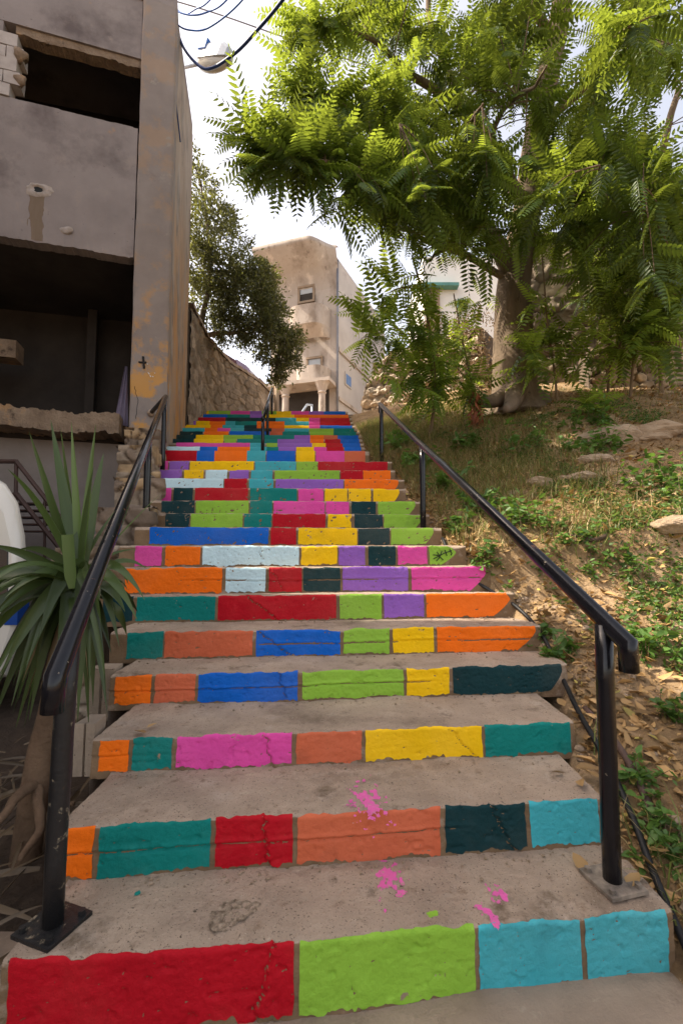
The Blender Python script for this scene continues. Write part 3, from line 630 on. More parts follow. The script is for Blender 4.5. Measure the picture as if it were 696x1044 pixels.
def vturn(V):
    V = np.array(V, float); a_ = math.radians(37); o_ = np.array([-2.6, 3.62]); q_ = V[..., :2]-o_; V[..., 0] = o_[0]+q_[..., 0]*math.cos(a_)-q_[..., 1]*math.sin(a_)+.06; V[..., 1] = o_[1]+q_[..., 0]*math.sin(a_)*.2+q_[..., 1]*math.cos(a_); return V
rows = vturn(rows)
m = MB(); m.grid(np.concatenate([rows, rows[:, :1]], 1)); m.add(rows[0], [tuple(range(len(prof)))]); m.add(rows[-1], [tuple(range(len(prof)-1, -1, -1))]); m.build('body', WPAINT, car, smooth=True)
m = MB(); m.prism(vturn([(-2.70, 3.605, 1.0), (-2.72, 3.605, 1.35), (-2.86, 3.605, 1.42), (-4.2, 3.605, 1.42), (-4.2, 3.605, 1.0)]), (0, .06, 0)); m.build('side_window', DGLASS, car)
m = MB(); m.box(vturn([-2.60, 3.68, .90]), (.10, .13, .24)); m.build('tail_light', BLUEP, car)
for wx in (-3.3, -6.6):
    for wy in (3.72, 5.3):
        m = MB(); m.tube([vturn([wx, wy-.1, .3]), vturn([wx, wy+.1, .3])], .31, 24); w = m.build('tyre', RUB, car); m = MB(); m.tube([vturn([wx, wy-.11, .3]), vturn([wx, wy+.11, .3])], .18, 16); m.build('rim', GALV, w)
RUSTM = pm('brown_painted_steel', (.085, .045, .035), (.05, .028, .022), rough=.55, bump=.2)
ms = thing('metal_stair', 'brown metal stair railing with thin treads against the wall behind the plant', 'metal stair', tuple(P(20, 545, 6.0)))
Yr = 5.6
def bar(name, pts, r, dY=0): m = MB(); m.tube([P(x, y, Yr+dY) for x, y in pts], r, 8); m.build(name, RUSTM, ms)
bar('top_rail', [(-60, 470), (17, 470.5), (62, 528), (92, 566)], .028); bar('mid_rail', [(-60, 505), (18, 504.5), (50, 545), (80, 582)], .03); bar('post', [(17, 470), (16.5, 505), (16, 600)], .022); bar('post', [(-20, 470), (-21, 600)], .022); bar('post', [(46, 507), (45.5, 600)], .016)
for i, y in enumerate((514, 521, 528, 535, 542)):
    m = MB(); q = P(26+i*4, y, Yr+.3); m.box(q, (.42, .28, .02)); m.build('tread', RUSTM, ms)
PLAS = pm('clear_blue_plastic', (.45, .5, .62), (.35, .4, .52), rough=.15, bump=.05, spec=.5); BCAP = pm('blue_plastic_cap', (.01, .15, .6), rough=.4, bump=0)
bt = thing('water_bottle', 'large pale water bottle with a blue cap lying behind the brown railing', 'bottle', tuple(P(2, 512, 5.75)))
q = P(-2, 505, 5.75); m = MB(); m.tube([q+np.array([-.34, 0, 0]), q+np.array([-.3, 0, 0]), q, q+np.array([.07, 0, -.02]), q+np.array([.1, 0, -.03])], [.06, .12, .125, .08, .035], 16); m.build('body', PLAS, bt, smooth=True)
m = MB(); m.tube([q+np.array([.1, 0, -.03]), q+np.array([.15, 0, -.035])], .045, 12); m.build('cap', BCAP, bt)
# ------------------------------------------------------------------ concrete blocks beside the lower steps
BLK = pm('hollow_block_concrete', (.40, .32, .24), (.28, .22, .165), scale=9, rough=.95, bump=1, bscale=90, bdist=.008, patches=[((.09, .065, .045), 34, .63, .67)])
def cblock(px0, px1, py0, py1, Y, label, base_z):
    a = P(px0, py1, Y); c = P(px1, py0, Y); w = c[0]-a[0]; h = c[2]-a[2]
    m = MB(); x0 = a[0]; n_ = 3; seg = w/2
    outline = [(x0, Y), (x0+seg*.88, Y+.003), (x0+seg*.93, Y+.022), (x0+seg*1.07, Y+.022), (x0+seg*1.12, Y+.002), (x0+w, Y), (x0+w-.01, Y+.12), (x0+.01, Y+.12)]
    m.prism([(x, y+.09*0, a[2]) for x, y in outline], (0, 0, h)); o = m.build('concrete_block', BLK, base=(x0+w/2, Y+.1, a[2])); tag(o, label, 'concrete block', 'concrete blocks at the left edge of the steps')
cblock(88, 117, 682, 735, Yk[3]-.05, 'pitted grey concrete block beside the orange end of a riser, left edge', 0)
cblock(74, 97, 738, 792, Yk[2]-.05, 'lower concrete block by the dark soil, left of the orange and teal riser', 0)
# ------------------------------------------------------------------ house at the top
FC = P(343, 410, 20); FC[2] = 0; hx = np.array([-.952, .305, 0]); hy = np.array([.40, .916, 0])
hn = np.array([-hx[1], hx[0], 0]);  # outward/inward normal of the left face
def hf(px, py): q = onplane(px, py, FC, (hx[1], -hx[0], 0))-FC; return float(np.dot(q, hx)), float(q[2])
def hr(px, py): q = onplane(px, py, FC, (hy[1], -hy[0], 0))-FC; return float(np.dot(q, hy)), float(q[2])
HW = pm('cream_render', (.47, .40, .345), (.37, .315, .27), scale=.9, rough=.9, bump=.4, bscale=8, bdist=.03, stretch=(1, 1, .45), patches=[((.24, .19, .15), .9, .5, .66), ((.55, .47, .4), 2.2, .58, .68), ((.17, .13, .10), 2.8, .6, .7)])
HW2 = pm('pale_render', (.46, .42, .39), (.37, .335, .31), scale=.8, rough=.9, bump=.2, bscale=14, patches=[((.28, .24, .22), .6, .56, .7)])
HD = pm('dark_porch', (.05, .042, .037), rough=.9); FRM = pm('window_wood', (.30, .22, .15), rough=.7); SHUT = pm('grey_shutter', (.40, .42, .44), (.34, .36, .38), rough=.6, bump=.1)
BLUES = pm('blue_window', (.06, .14, .34), rough=.4)
hs = thing('house', 'old cream house with curved eaves and bowed balconies at the top of the steps', 'house', (FC[0], FC[1], pl))
zt_h = hf(343, 262)[1]; wl = hf(277, 262)[0]; dl = 7.0
def hp(u, d, z): return FC+hx*u+hy*d+ezv*z
m = MB(); m.prism([hp(0, 0, pl), hp(wl, 0, pl), hp(wl, dl, pl), hp(0, dl, pl)], (0, 0, zt_h-pl)); m.build('wall', [HW], hs)
m = MB(); m.prism([hp(-.012, .05, pl), hp(-.012, dl-.1, pl), hp(.05, dl-.1, pl), hp(.05, .05, pl)], (0, 0, zt_h-pl-.05)); m.build('side_wall', HW2, hs)
# curved eaves
prof = [(0, -.9), (.10, -.45), (.45, .1), (1.35, .62), (1.42, .82), (0, 1.0)]
rows = []
for u in np.linspace(-.1, wl+.3, 30):
    sw = 1-.55*sstep(1.6, -.1, u)
    rows.append([hp(u, 0, zt_h-.55)+np.array([hx[1], -hx[0], 0])*d_*sw*(1 if hx[1]*0 == 0 else 1)+ezv*z_ for d_, z_ in prof])
outn = np.array([hx[1], -hx[0], 0]); outn = outn if outn[1] < 0 else -outn
rows = np.array([[hp(u, 0, zt_h-.55)+outn*d_*(1-.7*float(sstep(.9, -.1, np.array(u))))+ezv*z_ for d_, z_ in prof] for u in np.linspace(-.1, wl+.3, 30)])
m = MB(); m.grid(rows); m.build('curved_eaves', HW, hs, smooth=True)
def hbox(mb, u0, u1, o0, o1, z0, z1): mb.box(FC+hx*(u0+u1)/2+outn*(o0+o1)/2+ezv*(z0+z1)/2, (u1-u0, o1-o0, z1-z0), [hx, outn, ezv])
def hwin(pxl, pxr, pyt, pyb, shade):
    a, z1 = hf(pxl, pyt); c, z0 = hf(pxr, pyb); a, c = max(a, c), min(a, c); m = MB(); hbox(m, c-.1, a+.1, .003, .09, z0-.1, z0-.002); hbox(m, c-.1, a+.1, .003, .09, z1+.002, z1+.1); hbox(m, c-.1, c, .003, .07, z0, z1); hbox(m, a, a+.1, .003, .07, z0, z1)
    w = m.build('window', FRM, hs); m = MB(); hbox(m, c+.003, a-.003, -.05, .012, z0+.002, z1-.002); m.build('pane', HD, w)
    m = MB(); hbox(m, c+.02, a-.02, .014, .035, z0+(z1-z0)*(1-shade), z1-.004); m.build('shutter', SHUT, w)
hwin(306, 319, 295, 306, .45); hwin(314.5, 327, 367, 377, .85)
def balcony(pxl, pxr, pyt, pyb, depth, drop=.55):
    a, z1 = hf(pxl, pyt); c, z0 = hf(pxr, pyb); pts = []
    n_ = 18
    for i in range(n_+1):
        t = i/n_; pts.append((c+(a-c)*t, depth*min(1, (1-abs(2*t-1)**5))))
    rows = []
    for u, d_ in pts: rows.append([FC+hx*u+outn*max(d_*.35, .01)+ezv*(z0-drop), FC+hx*u+outn*max(d_*.85, .012)+ezv*(z0-drop*.4), FC+hx*u+outn*(d_+.05)+ezv*(z0-min(.1, drop*.3)), FC+hx*u+outn*(d_+.05)+ezv*(z0), FC+hx*u+outn*(d_+.0)+ezv*(z0+.01), FC+hx*u+outn*d_+ezv*(z1), FC+hx*u+outn*max(d_-.12, 0)+ezv*z1])
    m = MB(); m.grid(np.array(rows)); m.build('balcony', HW, hs, smooth=False)
balcony(297, 337, 322, 333, .8); balcony(304, 337, 381, 395, .8, .02)
# porch: slab, columns, brackets, dark opening
ua, zpa = hf(283, 400); uc, zpc = hf(343, 395)
m = MB(); hbox(m, .0, wl, .004, 1.0, zpc+.0, zpc+.16); m.build('porch_slab', HW, hs)
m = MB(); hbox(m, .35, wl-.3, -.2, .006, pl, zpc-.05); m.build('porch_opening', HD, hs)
for px in (298, 334):
    u, _ = hf(px, 410); q = FC+hx*u+outn*.75; m = MB(); m.tube([q+ezv*pl, q+ezv*(zpc-.5), q+ezv*(zpc-.45), q+ezv*(zpc-.38), q+ezv*(zpc-.1), q+ezv*(zpc+.0)], [.16, .15, .2, .17, .28, .34], 14); m.build('column', HW, hs, smooth=False)
m = MB(); q = FC-hx*.06+outn*.06; m.tube([q+ezv*pl, q+ezv*(zt_h-.2)], .055, 10); m.build('drainpipe', pm('grey_pipe', (.18, .18, .2), rough=.5), hs, smooth=True)
rn = np.array([hy[1], -hy[0], 0])
def hrbox(mb, t0, t1, o0, o1, z0, z1): mb.box(FC+hy*(t0+t1)/2+rn*(o0+o1)/2+ezv*(z0+z1)/2, (t1-t0, o1-o0, z1-z0), [hy, rn, ezv])
for (xl, xr, yt, yb, mt) in ((351.5, 356.5, 381, 395, BLUES), (373, 378, 389, 404, HD), (372.5, 376.5, 350, 359, HD)):
    t0, z1 = hr(xl, yt); t1, z0 = hr(xr, yb); m = MB(); hrbox(m, t0-.08, t1+.08, .02, .06, z0-.08, z1+.08); w = m.build('window', HW2, hs); m = MB(); hrbox(m, t0, t1, .05, .075, z0, z1); m.build('pane', mt, w)
for (xa, ya) in ((343.5, 355), (343.5, 405)):
    t, z_ = hr(xa, ya); m = MB(); hrbox(m, .1, dl-.1, .02, .10, z_-.12, z_+.05); m.build('string_course', HW, hs)
# white house behind the tree
WH = pm('white_render', (.80, .78, .75), (.72, .70, .67), scale=1, rough=.8, bump=.1)
q = P(432, 330, 17); wz0 = E+4.5; wz1 = P(470, 262, 17)[2]
wh = thing('house', 'white rendered house with teal eaves glimpsed behind the big tree', 'house', (q[0], q[1], 4))
m = MB(); m.box(((q[0]+10)/2+0, 19, (3+wz1)/2), (10-q[0], 4, wz1-3)); m.build('wall', WH, wh)
TEAL = pm('teal_eaves', (.12, .30, .28), rough=.7); q1 = P(452, 292, 16.9)
m = MB(); m.box((q[0]+.5, 16.93, q1[2]-.02), (1.6, .5, .12)); m.build('eaves', TEAL, wh)
q2 = P(470.5, 310, 16.9); m = MB(); m.box(q2+np.array([0, .06, 0]), (.3, .1, .4)); w = m.build('window', TEAL, wh); m = MB(); m.box(q2+np.array([0, .0, 0]), (.2, .05, .28)); m.build('pane', HD, w)
m = MB(); m.box((q[0]+.35, 16.95, q1[2]-1.1), (.5, .12, 2.0)); m.build('door', FRM, wh)
# corrugated sheets above the stone wall, wooden pole
shroot = thing('sheet_fence', 'patchwork fence of white and lilac corrugated sheets leaning above the stone wall', 'fence', (-3.35, 9.4, E+5.05))
W2 = [pm('sheet_white', (.62, .60, .64), rough=.5, bump=.1), pm('sheet_lilac', (.36, .28, .42), rough=.5, bump=.1), pm('sheet_maroon', (.14, .05, .06), rough=.6, bump=.1), pm('sheet_grey', (.4, .37, .4), rough=.5, bump=.1)]
fpth = np.array([(-3.4, 9.4), (-3.5, 10.7), (-3.32, 12), (-2.75, 13.4), (-2.45, 15)]); L = np.r_[0, np.cumsum(np.hypot(*(fpth[1:]-fpth[:-1]).T))]
t = 0; i = 0
while t < L[-1]-.5:
    w = RNG.uniform(.6, .95); h = RNG.uniform(.35, .65); rows = []
    for s_ in np.linspace(t, t+w, 40):
        x = np.interp(s_, L, fpth[:, 0])+.012*math.sin(s_*60); y = np.interp(s_, L, fpth[:, 1]); rows.append([(x, y, E+5.02), (x-.12, y, E+5.02+h)])
    m = MB(); m.grid(np.array(rows)); m.build('sheet', W2[[0, 3, 1, 0, 2, 1, 0, 2][i % 8]], shroot, smooth=True); t += w*.97; i += 1
WOOD = pm('weathered_wood', (.36, .27, .19), (.26, .19, .13), rough=.85, bump=.3, stretch=(1, 1, .1))
q = P(281.5, 420, 14.2); o = MB().tube([(q[0], q[1], pl-.1), (q[0]+.02, q[1], P(281, 384, 14.2)[2])], .07, 10).build('wooden_pole', WOOD, base=(q[0], q[1], pl), smooth=True); tag(o, 'pale wooden pole standing at the top of the steps in front of the house', 'pole')
# ------------------------------------------------------------------ foliage generators
def leaf_template(n_pairs, L, leaf_len, leaf_w, droop, hang):
    V = []; Q = []
    def zc(x): return -droop*(x/L)**2*L
    for i in range(n_pairs+1):
        s = .12+.88*i/n_pairs; x = s*L
        sides = (-1, 1) if i < n_pairs else (0,)
        k = math.sin(math.pi*min(1, .22+.72*s))**.6
        for sd_ in sides:
            ll = leaf_len*k*(1 if sd_ else .9); d = np.array([.42, .9*sd_, -hang]) if sd_ else np.array([1, 0, -2*droop])
            d = d/np.linalg.norm(d); up = np.array([.15*(1 if i % 2 else -1), .1, 1.]); wv = np.cross(up, d); wv /= np.linalg.norm(wv); nn = np.cross(d, wv)
            o = np.array([x+(.012*L if sd_ > 0 else 0), 0, zc(x)]); w = leaf_w*k
            pts = [o, o+d*ll*.3+wv*w*.5+nn*w*.12, o+d*ll*.68+wv*w*.38+nn*w*.05-np.array([0, 0, .06*ll]), o+d*ll-np.array([0, 0, .16*ll]), o+d*ll*.68-wv*w*.38+nn*w*.05-np.array([0, 0, .06*ll]), o+d*ll*.3-wv*w*.5+nn*w*.12]
            b_ = len(V); V += pts; Q += [(b_, b_+1, b_+2, b_+3), (b_, b_+3, b_+4, b_+5)]
    # rachis
    n = 7; r = .0035
    for a in range(n-1):
        x0, x1 = L*a/(n-1), L*(a+1)/(n-1); b_ = len(V)
        V += [np.array([x0, r, zc(x0)]), np.array([x1, r*.6, zc(x1)]), np.array([x1, -r*.6, zc(x1)-.003]), np.array([x0, -r, zc(x0)-.003])]; Q.append((b_, b_+1, b_+2, b_+3))
    return np.array(V), np.array(Q)
class Leaves:
    def __init__(s): s.V = []; s.Q = []; s.c = []; s.n = 0
    def put(s, tpl, pos, d, roll, sc, col):
        V, Q = tpl; d = d/np.linalg.norm(d); up = np.array([0, 0, 1.]); y = np.cross(up, d)
        if np.linalg.norm(y) < 1e-3: y = np.array([0, 1., 0])
        y /= np.linalg.norm(y); z = np.cross(d, y); c, sn_ = math.cos(roll), math.sin(roll); y, z = y*c+z*sn_, z*c-y*sn_
        W = pos+sc*(V[:, :1]*d+V[:, 1:2]*y+V[:, 2:3]*z)
        s.V.append(W); s.Q.append(Q+s.n); s.n += len(V); s.c.append(np.full(len(V), col))
    def build(s, name, mat, parent=None, base=None, kind=None): return quads(name, np.vstack(s.V), np.vstack(s.Q), np.clip(np.concatenate(s.c), 0, 1), mat, parent, base, kind)
TPL = [leaf_template(n, 1.0, RNG.uniform(.18, .235), RNG.uniform(.058, .088), dr, h) for n, dr, h in ((10, .14, .2), (11, .22, .35), (9, .08, .1), (10, .34, .4), (9, .18, .2))]
TPS = [leaf_template(n, 1.0, .25, .085, dr, h) for n, dr, h in ((8, .25, .2), (9, .4, .35), (7, .3, .2))]
def whorl(lv, pos, axis, nf, L0, L1, tpl=TPL, spread=(.15, 1.0), col=(.2, .9), drop=.25):
    axis = axis/np.linalg.norm(axis); a = np.cross(axis, [0.3, .2, 1.]); a /= np.linalg.norm(a); b_ = np.cross(axis, a); ph = RNG.uniform(0, 6.28)
    for i in range(nf):
        t = ph+i*2.399; e = RNG.uniform(*spread)
        d = axis*(1-e)+(a*math.cos(t)+b_*math.sin(t))*e; d = d+np.array([0, 0, -drop*RNG.uniform(.2, 1)])
        lv.put(tpl[RNG.integers(len(tpl))], pos-axis*RNG.uniform(-.05, .38), d+RNG.normal(size=3)*.18, RNG.uniform(-.45, .45), RNG.uniform(L0, L1), RNG.uniform(*col))
BARK = pm('grey_brown_bark', (.23, .17, .118), (.11, .08, .055), scale=5, rough=.95, bump=.8, bscale=24, bdist=.02, stretch=(1, 1, .25), patches=[((.24, .195, .15), 2.2, .58, .72), ((.05, .038, .028), 9, .58, .68)])
TWIG = pm('twig_bark', (.22, .15, .09), (.13, .09, .055), rough=.9, bump=.2)
AIL = leafmat('pinnate_leaf', (.050, .098, .022), (.34, .42, .04), .38, .45, (.4, 1.5))
AILD = leafmat('understorey_leaf', (.08, .15, .03), (.46, .56, .06), .46, .45, (.4, 1.5))
# ---- the big tree
def smooth_path(pts, n=8):
    pts = np.array(pts, float); out = []
    for i in range(len(pts)-1):
        p0 = pts[max(0, i-1)]; p1 = pts[i]; p2 = pts[i+1]; p3 = pts[min(len(pts)-1, i+2)]
        for t in np.linspace(0, 1, n, endpoint=False): out.append(.5*((2*p1)+(-p0+p2)*t+(2*p0-5*p1+4*p2-p3)*t*t+(-p0+3*p1-3*p2+p3)*t**3))
    out.append(pts[-1]); return np.array(out)
def limb(mb, pts, r0, r1, seg=12, wob=.02):
    p = smooth_path(pts); n = len(p); L_ = np.linspace(0, 1, n); p = p+wob*np.stack([fbm(st(L_*5, i*3, r0*99), 2) for i in range(3)], 1)*np.minimum(1, L_*4)[:, None]
    mb.tube(p, r0*(1-L_)+r1*L_, seg); return p
tb = P(527, 414, 8.0)
tree = thing('tree', 'large leafy tree with long feathery leaves and a thick leaning trunk on the right slope', 'tree', tuple(tb))
mb = MB(); trunkpath = [P(527, 425, 8), P(525, 385, 8), P(523, 330, 8), P(524, 285, 8.0), P(536, 215, 8.0), P(548, 130, 7.9), P(566, 40, 7.8), P(580, -60, 7.6), P(590, -160, 7.4)]
p = smooth_path(trunkpath, 10); n = len(p); tt = np.linspace(0, 1, n); rad = np.interp(tt, [0, .06, .14, .3, .42, .6, 1], [.62, .44, .38, .34, .27, .22, .12])
mb.tube(p, rad*(1+.05*np.array([float(fbm([[t*9, 1, 2]])[0]) for t in tt])), 22)
V = mb.v[0]; ctr = np.repeat(p, 22, 0); rel = V-ctr; angv = np.arctan2(rel[:, 1], rel[:, 0]); mb.v[0] = ctr+rel*(1+.11*fbm(st(np.cos(angv)*2.2, np.sin(angv)*2.2, V[:, 2]*.7), 3)[:, None])
for (pts, r0) in (([P(527, 395, 7.9), P(505, 408, 7.6), P(480, 412, 7.4)], .2), ([P(527, 392, 7.8), P(522, 410, 7.3), P(515, 418, 7.0)], .22), ([P(530, 392, 7.9), P(556, 412, 7.7), P(575, 420, 7.6)], .2), ([P(528, 392, 8.1), P(540, 405, 8.0), P(560, 408, 7.9)], .2)):
    limb(mb, pts, r0, .05, 12, .0)
mb.build('trunk', BARK, tree, smooth=True)
LIMBS = []
limbs = [
 ([P(524, 285, 8), P(503, 245, 7.7), P(478, 222, 7.3), P(445, 195, 6.8), P(415, 180, 6.3), P(370, 172, 5.8), P(318, 168, 5.3)], .17, .018),
 ([P(536, 215, 8), P(500, 150, 7.6), P(460, 100, 7.3), P(420, 72, 7.0), P(380, 45, 6.7), P(330, 20, 6.4)], .12, .015),
 ([P(420, 72, 7.0), P(375, 85, 6.4), P(330, 95, 6.0), P(298, 92, 5.8)], .035, .01),
 ([P(500, 150, 7.6), P(450, 60, 8), P(436, 0, 8.2), P(430, -60, 8.4)], .09, .03),
 ([P(548, 130, 7.9), P(600, 90, 7.4), P(650, 60, 6.6), P(700, 30, 5.8), P(740, -10, 5)], .10, .02),
 ([P(540, 190, 8), P(610, 170, 7.6), P(670, 180, 7.2), P(730, 190, 6.8)], .10, .02),
 ([P(478, 222, 7.3), P(470, 160, 6.2), P(480, 130, 5.6), P(490, 110, 5.2)], .07, .012),
 ([P(524, 290, 8), P(470, 262, 7.8), P(430, 240, 7.4), P(395, 225, 6.8), P(365, 210, 6.2)], .07, .012),
 ([P(566, 40, 7.8), P(520, -20, 7), P(470, -60, 6.4), P(420, -100, 6)], .09, .02),
 ([P(580, -60, 7.6), P(640, -110, 7), P(720, -150, 6.4)], .09, .02),
 ([P(590, -160, 7.4), P(560, -260, 7), P(500, -340, 6.4)], .09, .02),
 ([P(668, 330, 8.3), P(662, 240, 8.2), P(668, 180, 8.1), P(690, 90, 7.8)], .11, .05),
 ([P(455, 250, 7.7), P(440, 262, 7.2), P(425, 255, 6.9)], .03, .01),
 ([P(500, 150, 7.6), P(510, 120, 6.6), P(540, 95, 5.6), P(560, 70, 5)], .05, .012), ([P(460, 180, 7), P(435, 155, 6), P(420, 140, 5.6), P(408, 128, 5.3)], .04, .01),
 ([P(610, 170, 7.6), P(600, 200, 6.6), P(605, 190, 5.6), P(610, 170, 5)], .04, .01), ([P(670, 180, 7.2), P(660, 215, 6.4), P(650, 215, 5.6), P(655, 190, 5)], .04, .01),
 ([P(445, 195, 6.8), P(420, 160, 7), P(400, 120, 7.2), P(390, 105, 7.4)], .03, .01), ([P(548, 130, 7.9), P(575, 200, 8.4), P(600, 260, 8.4), P(630, 300, 8.2)], .05, .012), ([P(650, 60, 6.6), P(640, 40, 5.4), P(640, 30, 4.4)], .04, .01)]
mb = MB()
for pts, r0, r1 in limbs: LIMBS.append(limb(mb, pts, r0, r1, 10, .05))
allp = np.vstack(LIMBS+[p[28:]])
lv = Leaves()
clusters = [(292, 146, 26, 22, 5.1, 5.5, 5), (325, 158, 30, 22, 5.2, 5.8, 5), (256, 158, 16, 18, 5.1, 5.4, 3), (352, 222, 12, 10, 5.5, 5.8, 1), (252, 130, 12, 10, 5.2, 5.4, 1), (366, 190, 24, 16, 5.5, 6.2, 3), (322, 26, 24, 22, 6.0, 6.8, 6), (385, 18, 42, 22, 6.2, 7.6, 9),
 (305, 88, 20, 28, 5.6, 6.2, 5), (345, 118, 22, 18, 5.8, 6.4, 3), (400, 118, 50, 30, 5.5, 8, 13), (445, 170, 78, 52, 5.2, 7.4, 30), (430, 200, 66, 30, 5.6, 7, 7), (415, 222, 50, 22, 5.8, 7.6, 5), (468, 50, 42, 45, 6, 8.4, 12), (535, 50, 45, 50, 5.5, 9, 9),
 (650, 50, 45, 50, 4, 8, 12), (610, 180, 80, 42, 5, 9, 19), (665, 230, 55, 60, 5, 8.4, 18), (560, 220, 60, 28, 6.2, 9, 9), (640, 285, 60, 30, 6, 9, 14), (680, 270, 36, 40, 6, 8.6, 10), (590, 225, 70, 36, 6, 8.6, 9), (640, 120, 50, 50, 5, 8, 8), (545, 90, 40, 40, 6, 7.4, 6), (470, 225, 40, 24, 6, 7.4, 4), (475, 245, 36, 18, 6, 8, 3), (750, 150, 40, 160, 5, 9, 12), (520, -110, 200, 80, 5, 9.5, 38), (380, -90, 80, 60, 5.5, 8, 9), (600, -300, 260, 90, 5, 10, 30)]
for (cx, cy, rx, ry, y0, y1, nw) in clusters:
    for _ in range(int(nw*1.8)):
        a_ = RNG.uniform(0, 6.28); rr_ = math.sqrt(RNG.uniform(0, 1)); px, py = cx+rx*rr_*math.cos(a_), cy+ry*rr_*math.sin(a_); Y = RNG.uniform(y0, y1)
        q = P(px, py, Y); dist = np.linalg.norm(allp-q, axis=1); j = int(dist.argmin()); src = allp[j]
        if dist[j] > .08:
            mid = (src+q)/2+np.array([0, 0, .12*dist[j]]); mb.tube(smooth_path([src, mid, q], 4), np.linspace(.011, .004, 9), 5)
            ax_ = q-mid
        else: ax_ = RNG.normal(size=3)
        ax_ = ax_/np.linalg.norm(ax_)+np.array([0, 0, .15]); whorl(lv, q, ax_, RNG.integers(7, 11), .40, .70 if Y < 6.6 else .58, TPL, (.3, 1.0), (.05, 1.0), .16)
mb.build('branches', BARK, tree, smooth=True); lv.build('crown', AIL, tree)
# ---- saplings
def sapling(label, stem, r0, spots, nf, L0, L1, tpl=TPS, drop=.3, mat=AILD, dried=None):
    stem3 = [P(*s_) for s_ in stem]; base = stem3[0].copy(); root = thing('sapling', label, 'sapling', tuple(base), 'saplings along the slope')
    base2 = base.copy(); base2[2] = min(base[2], float(hz(base[0], base[1]))-.03); m = MB(); p_ = limb(m, [base2]+stem3, r0, r0*.35, 8, .012); lv_ = Leaves()
    for s_ in spots:
        q = P(*s_); dist = np.linalg.norm(p_-q, axis=1); j = int(dist.argmin()); ax_ = np.array([0, 0, 1.])
        if dist[j] > .05:
            mid = (p_[j]+q)/2+np.array([0, 0, .1*dist[j]]); m.tube(smooth_path([p_[j], mid, q], 4), np.linspace(.011, .004, 9), 5); ax_ = (q-mid)
        for _r in range(1 if s_[0] < 462 or s_[0] > 560 and s_[1] > 320 else 2):
            whorl(lv_, q+RNG.normal(size=3)*.13*_r, ax_/np.linalg.norm(ax_)+np.array([0, 0, .1]), nf, L0, L1*1.08, tpl, (.45, 1.0), (.05, 1), drop*.35)
    m.build('stem', TWIG, root, smooth=True); lv_.build('foliage', mat, root)
    if dried:
        m = MB(); l2 = Leaves()
        for _ in range(90):
            t = RNG.uniform(0, 1); q = P(dried[0]+RNG.normal()*3, dried[1]+(dried[2]-dried[1])*t, dried[3]+RNG.normal()*.05); l2.put(DRYT, q, np.array([RNG.normal()*.4, RNG.normal()*.4, -1.]), RNG.uniform(0, 6), RNG.uniform(.08, .18), RNG.uniform(0, 1))
        l2.build('dried_leaves', DRYL, root)
def simple_leaf(w=.4): 
    return np.array([[0, 0, 0], [.3, w*.5, .05], [.7, w*.36, -.02], [1, 0, -.12], [.7, -w*.36, -.02], [.3, -w*.5, .05]], float), np.array([(0, 1, 2, 3), (0, 3, 4, 5)])
DRYT = simple_leaf(.35); DRYL = leafmat('dried_red_brown_leaf', (.28, .09, .04), (.35, .12, .05), .25)
sapling('slender sapling with long bright fronds arching left over the top of the steps', [(437, 447, 7.2), (443, 400, 7.1), (438, 340, 7.0), (428, 290, 6.9), (420, 262, 6.8)], .035,
        [(420, 395, 6.9), (440, 405, 7.0), (405, 385, 6.8), (430, 330, 7.0), (455, 365, 7.1), (392, 300, 6.6), (372, 318, 6.4), (410, 285, 6.8), (405, 330, 6.7), (385, 345, 6.7), (420, 345, 6.9), (430, 370, 7), (415, 380, 7.0), (445, 360, 7.2), (440, 320, 7.1), (400, 360, 6.9), (450, 395, 7.1), (425, 300, 7), (368, 345, 6.6)], 8, .42, .72, TPL, .45, AILD)
sapling('thin sapling with a bunch of dried red-brown leaves, between the first sapling and the trunk', [(487, 446, 7.2), (480, 390, 7.3), (470, 340, 7.4), (462, 300, 7.5)], .03,
        [(470, 350, 7.3), (462, 320, 7.5), (480, 375, 7.3), (490, 395, 7.2), (460, 375, 7.2), (475, 405, 7.2), (450, 345, 7.3)], 7, .3, .5, TPS, .4, AILD, (486, 398, 442, 7.15))
sapling('sapling with a bare tan stem right of the big trunk', [(568, 440, 7.4), (566, 390, 7.4), (558, 330, 7.4), (552, 262, 7.4)], .03, [(545, 350, 7.3), (585, 345, 7.2), (560, 330, 7.4), (540, 375, 7.1), (575, 370, 7.2), (552, 300, 7.4), (530, 360, 7.0)], 6, .35, .6, TPS)
sapling('forked sapling spreading fronds in front of the dark stone wall', [(606, 432, 7.2), (612, 395, 7.2), (632, 350, 7.1), (645, 325, 7.0)], .03, [(640, 340, 7), (610, 350, 7.2), (590, 360, 7), (660, 335, 6.9), (625, 325, 7.1), (680, 340, 6.8), (600, 330, 7.3), (650, 360, 7.0), (575, 335, 7.2)], 7, .4, .68, TPS)
sapling('tall bare-stemmed sapling reaching into the crown, right of the trunk', [(618, 425, 7.6), (622, 330, 7.6), (628, 270, 7.6), (622, 205, 7.5), (614, 150, 7.3)], .03, [(625, 285, 7.5), (640, 270, 7.5), (612, 270, 7.5), (655, 300, 7.4), (632, 240, 7.4), (610, 320, 7.5)], 6, .3, .5, TPS)
sapling('low young plant with flat shiny fronds at the foot of the stone wall', [(603, 436, 6.6), (604, 420, 6.6), (606, 405, 6.6)], .015, [(606, 408, 6.6), (596, 412, 6.5), (618, 412, 6.5), (605, 420, 6.4)], 7, .3, .5, TPS, .2)
sapling('sapling at the right edge drooping over the tan rubble wall', [(676, 430, 7.5), (672, 370, 7.5), (668, 320, 7.4)], .05, [(668, 330, 7.3), (690, 350, 7.2), (650, 345, 7.2), (700, 320, 7.2), (680, 300, 7.4), (655, 315, 7.3)], 7, .4, .6, TPS)
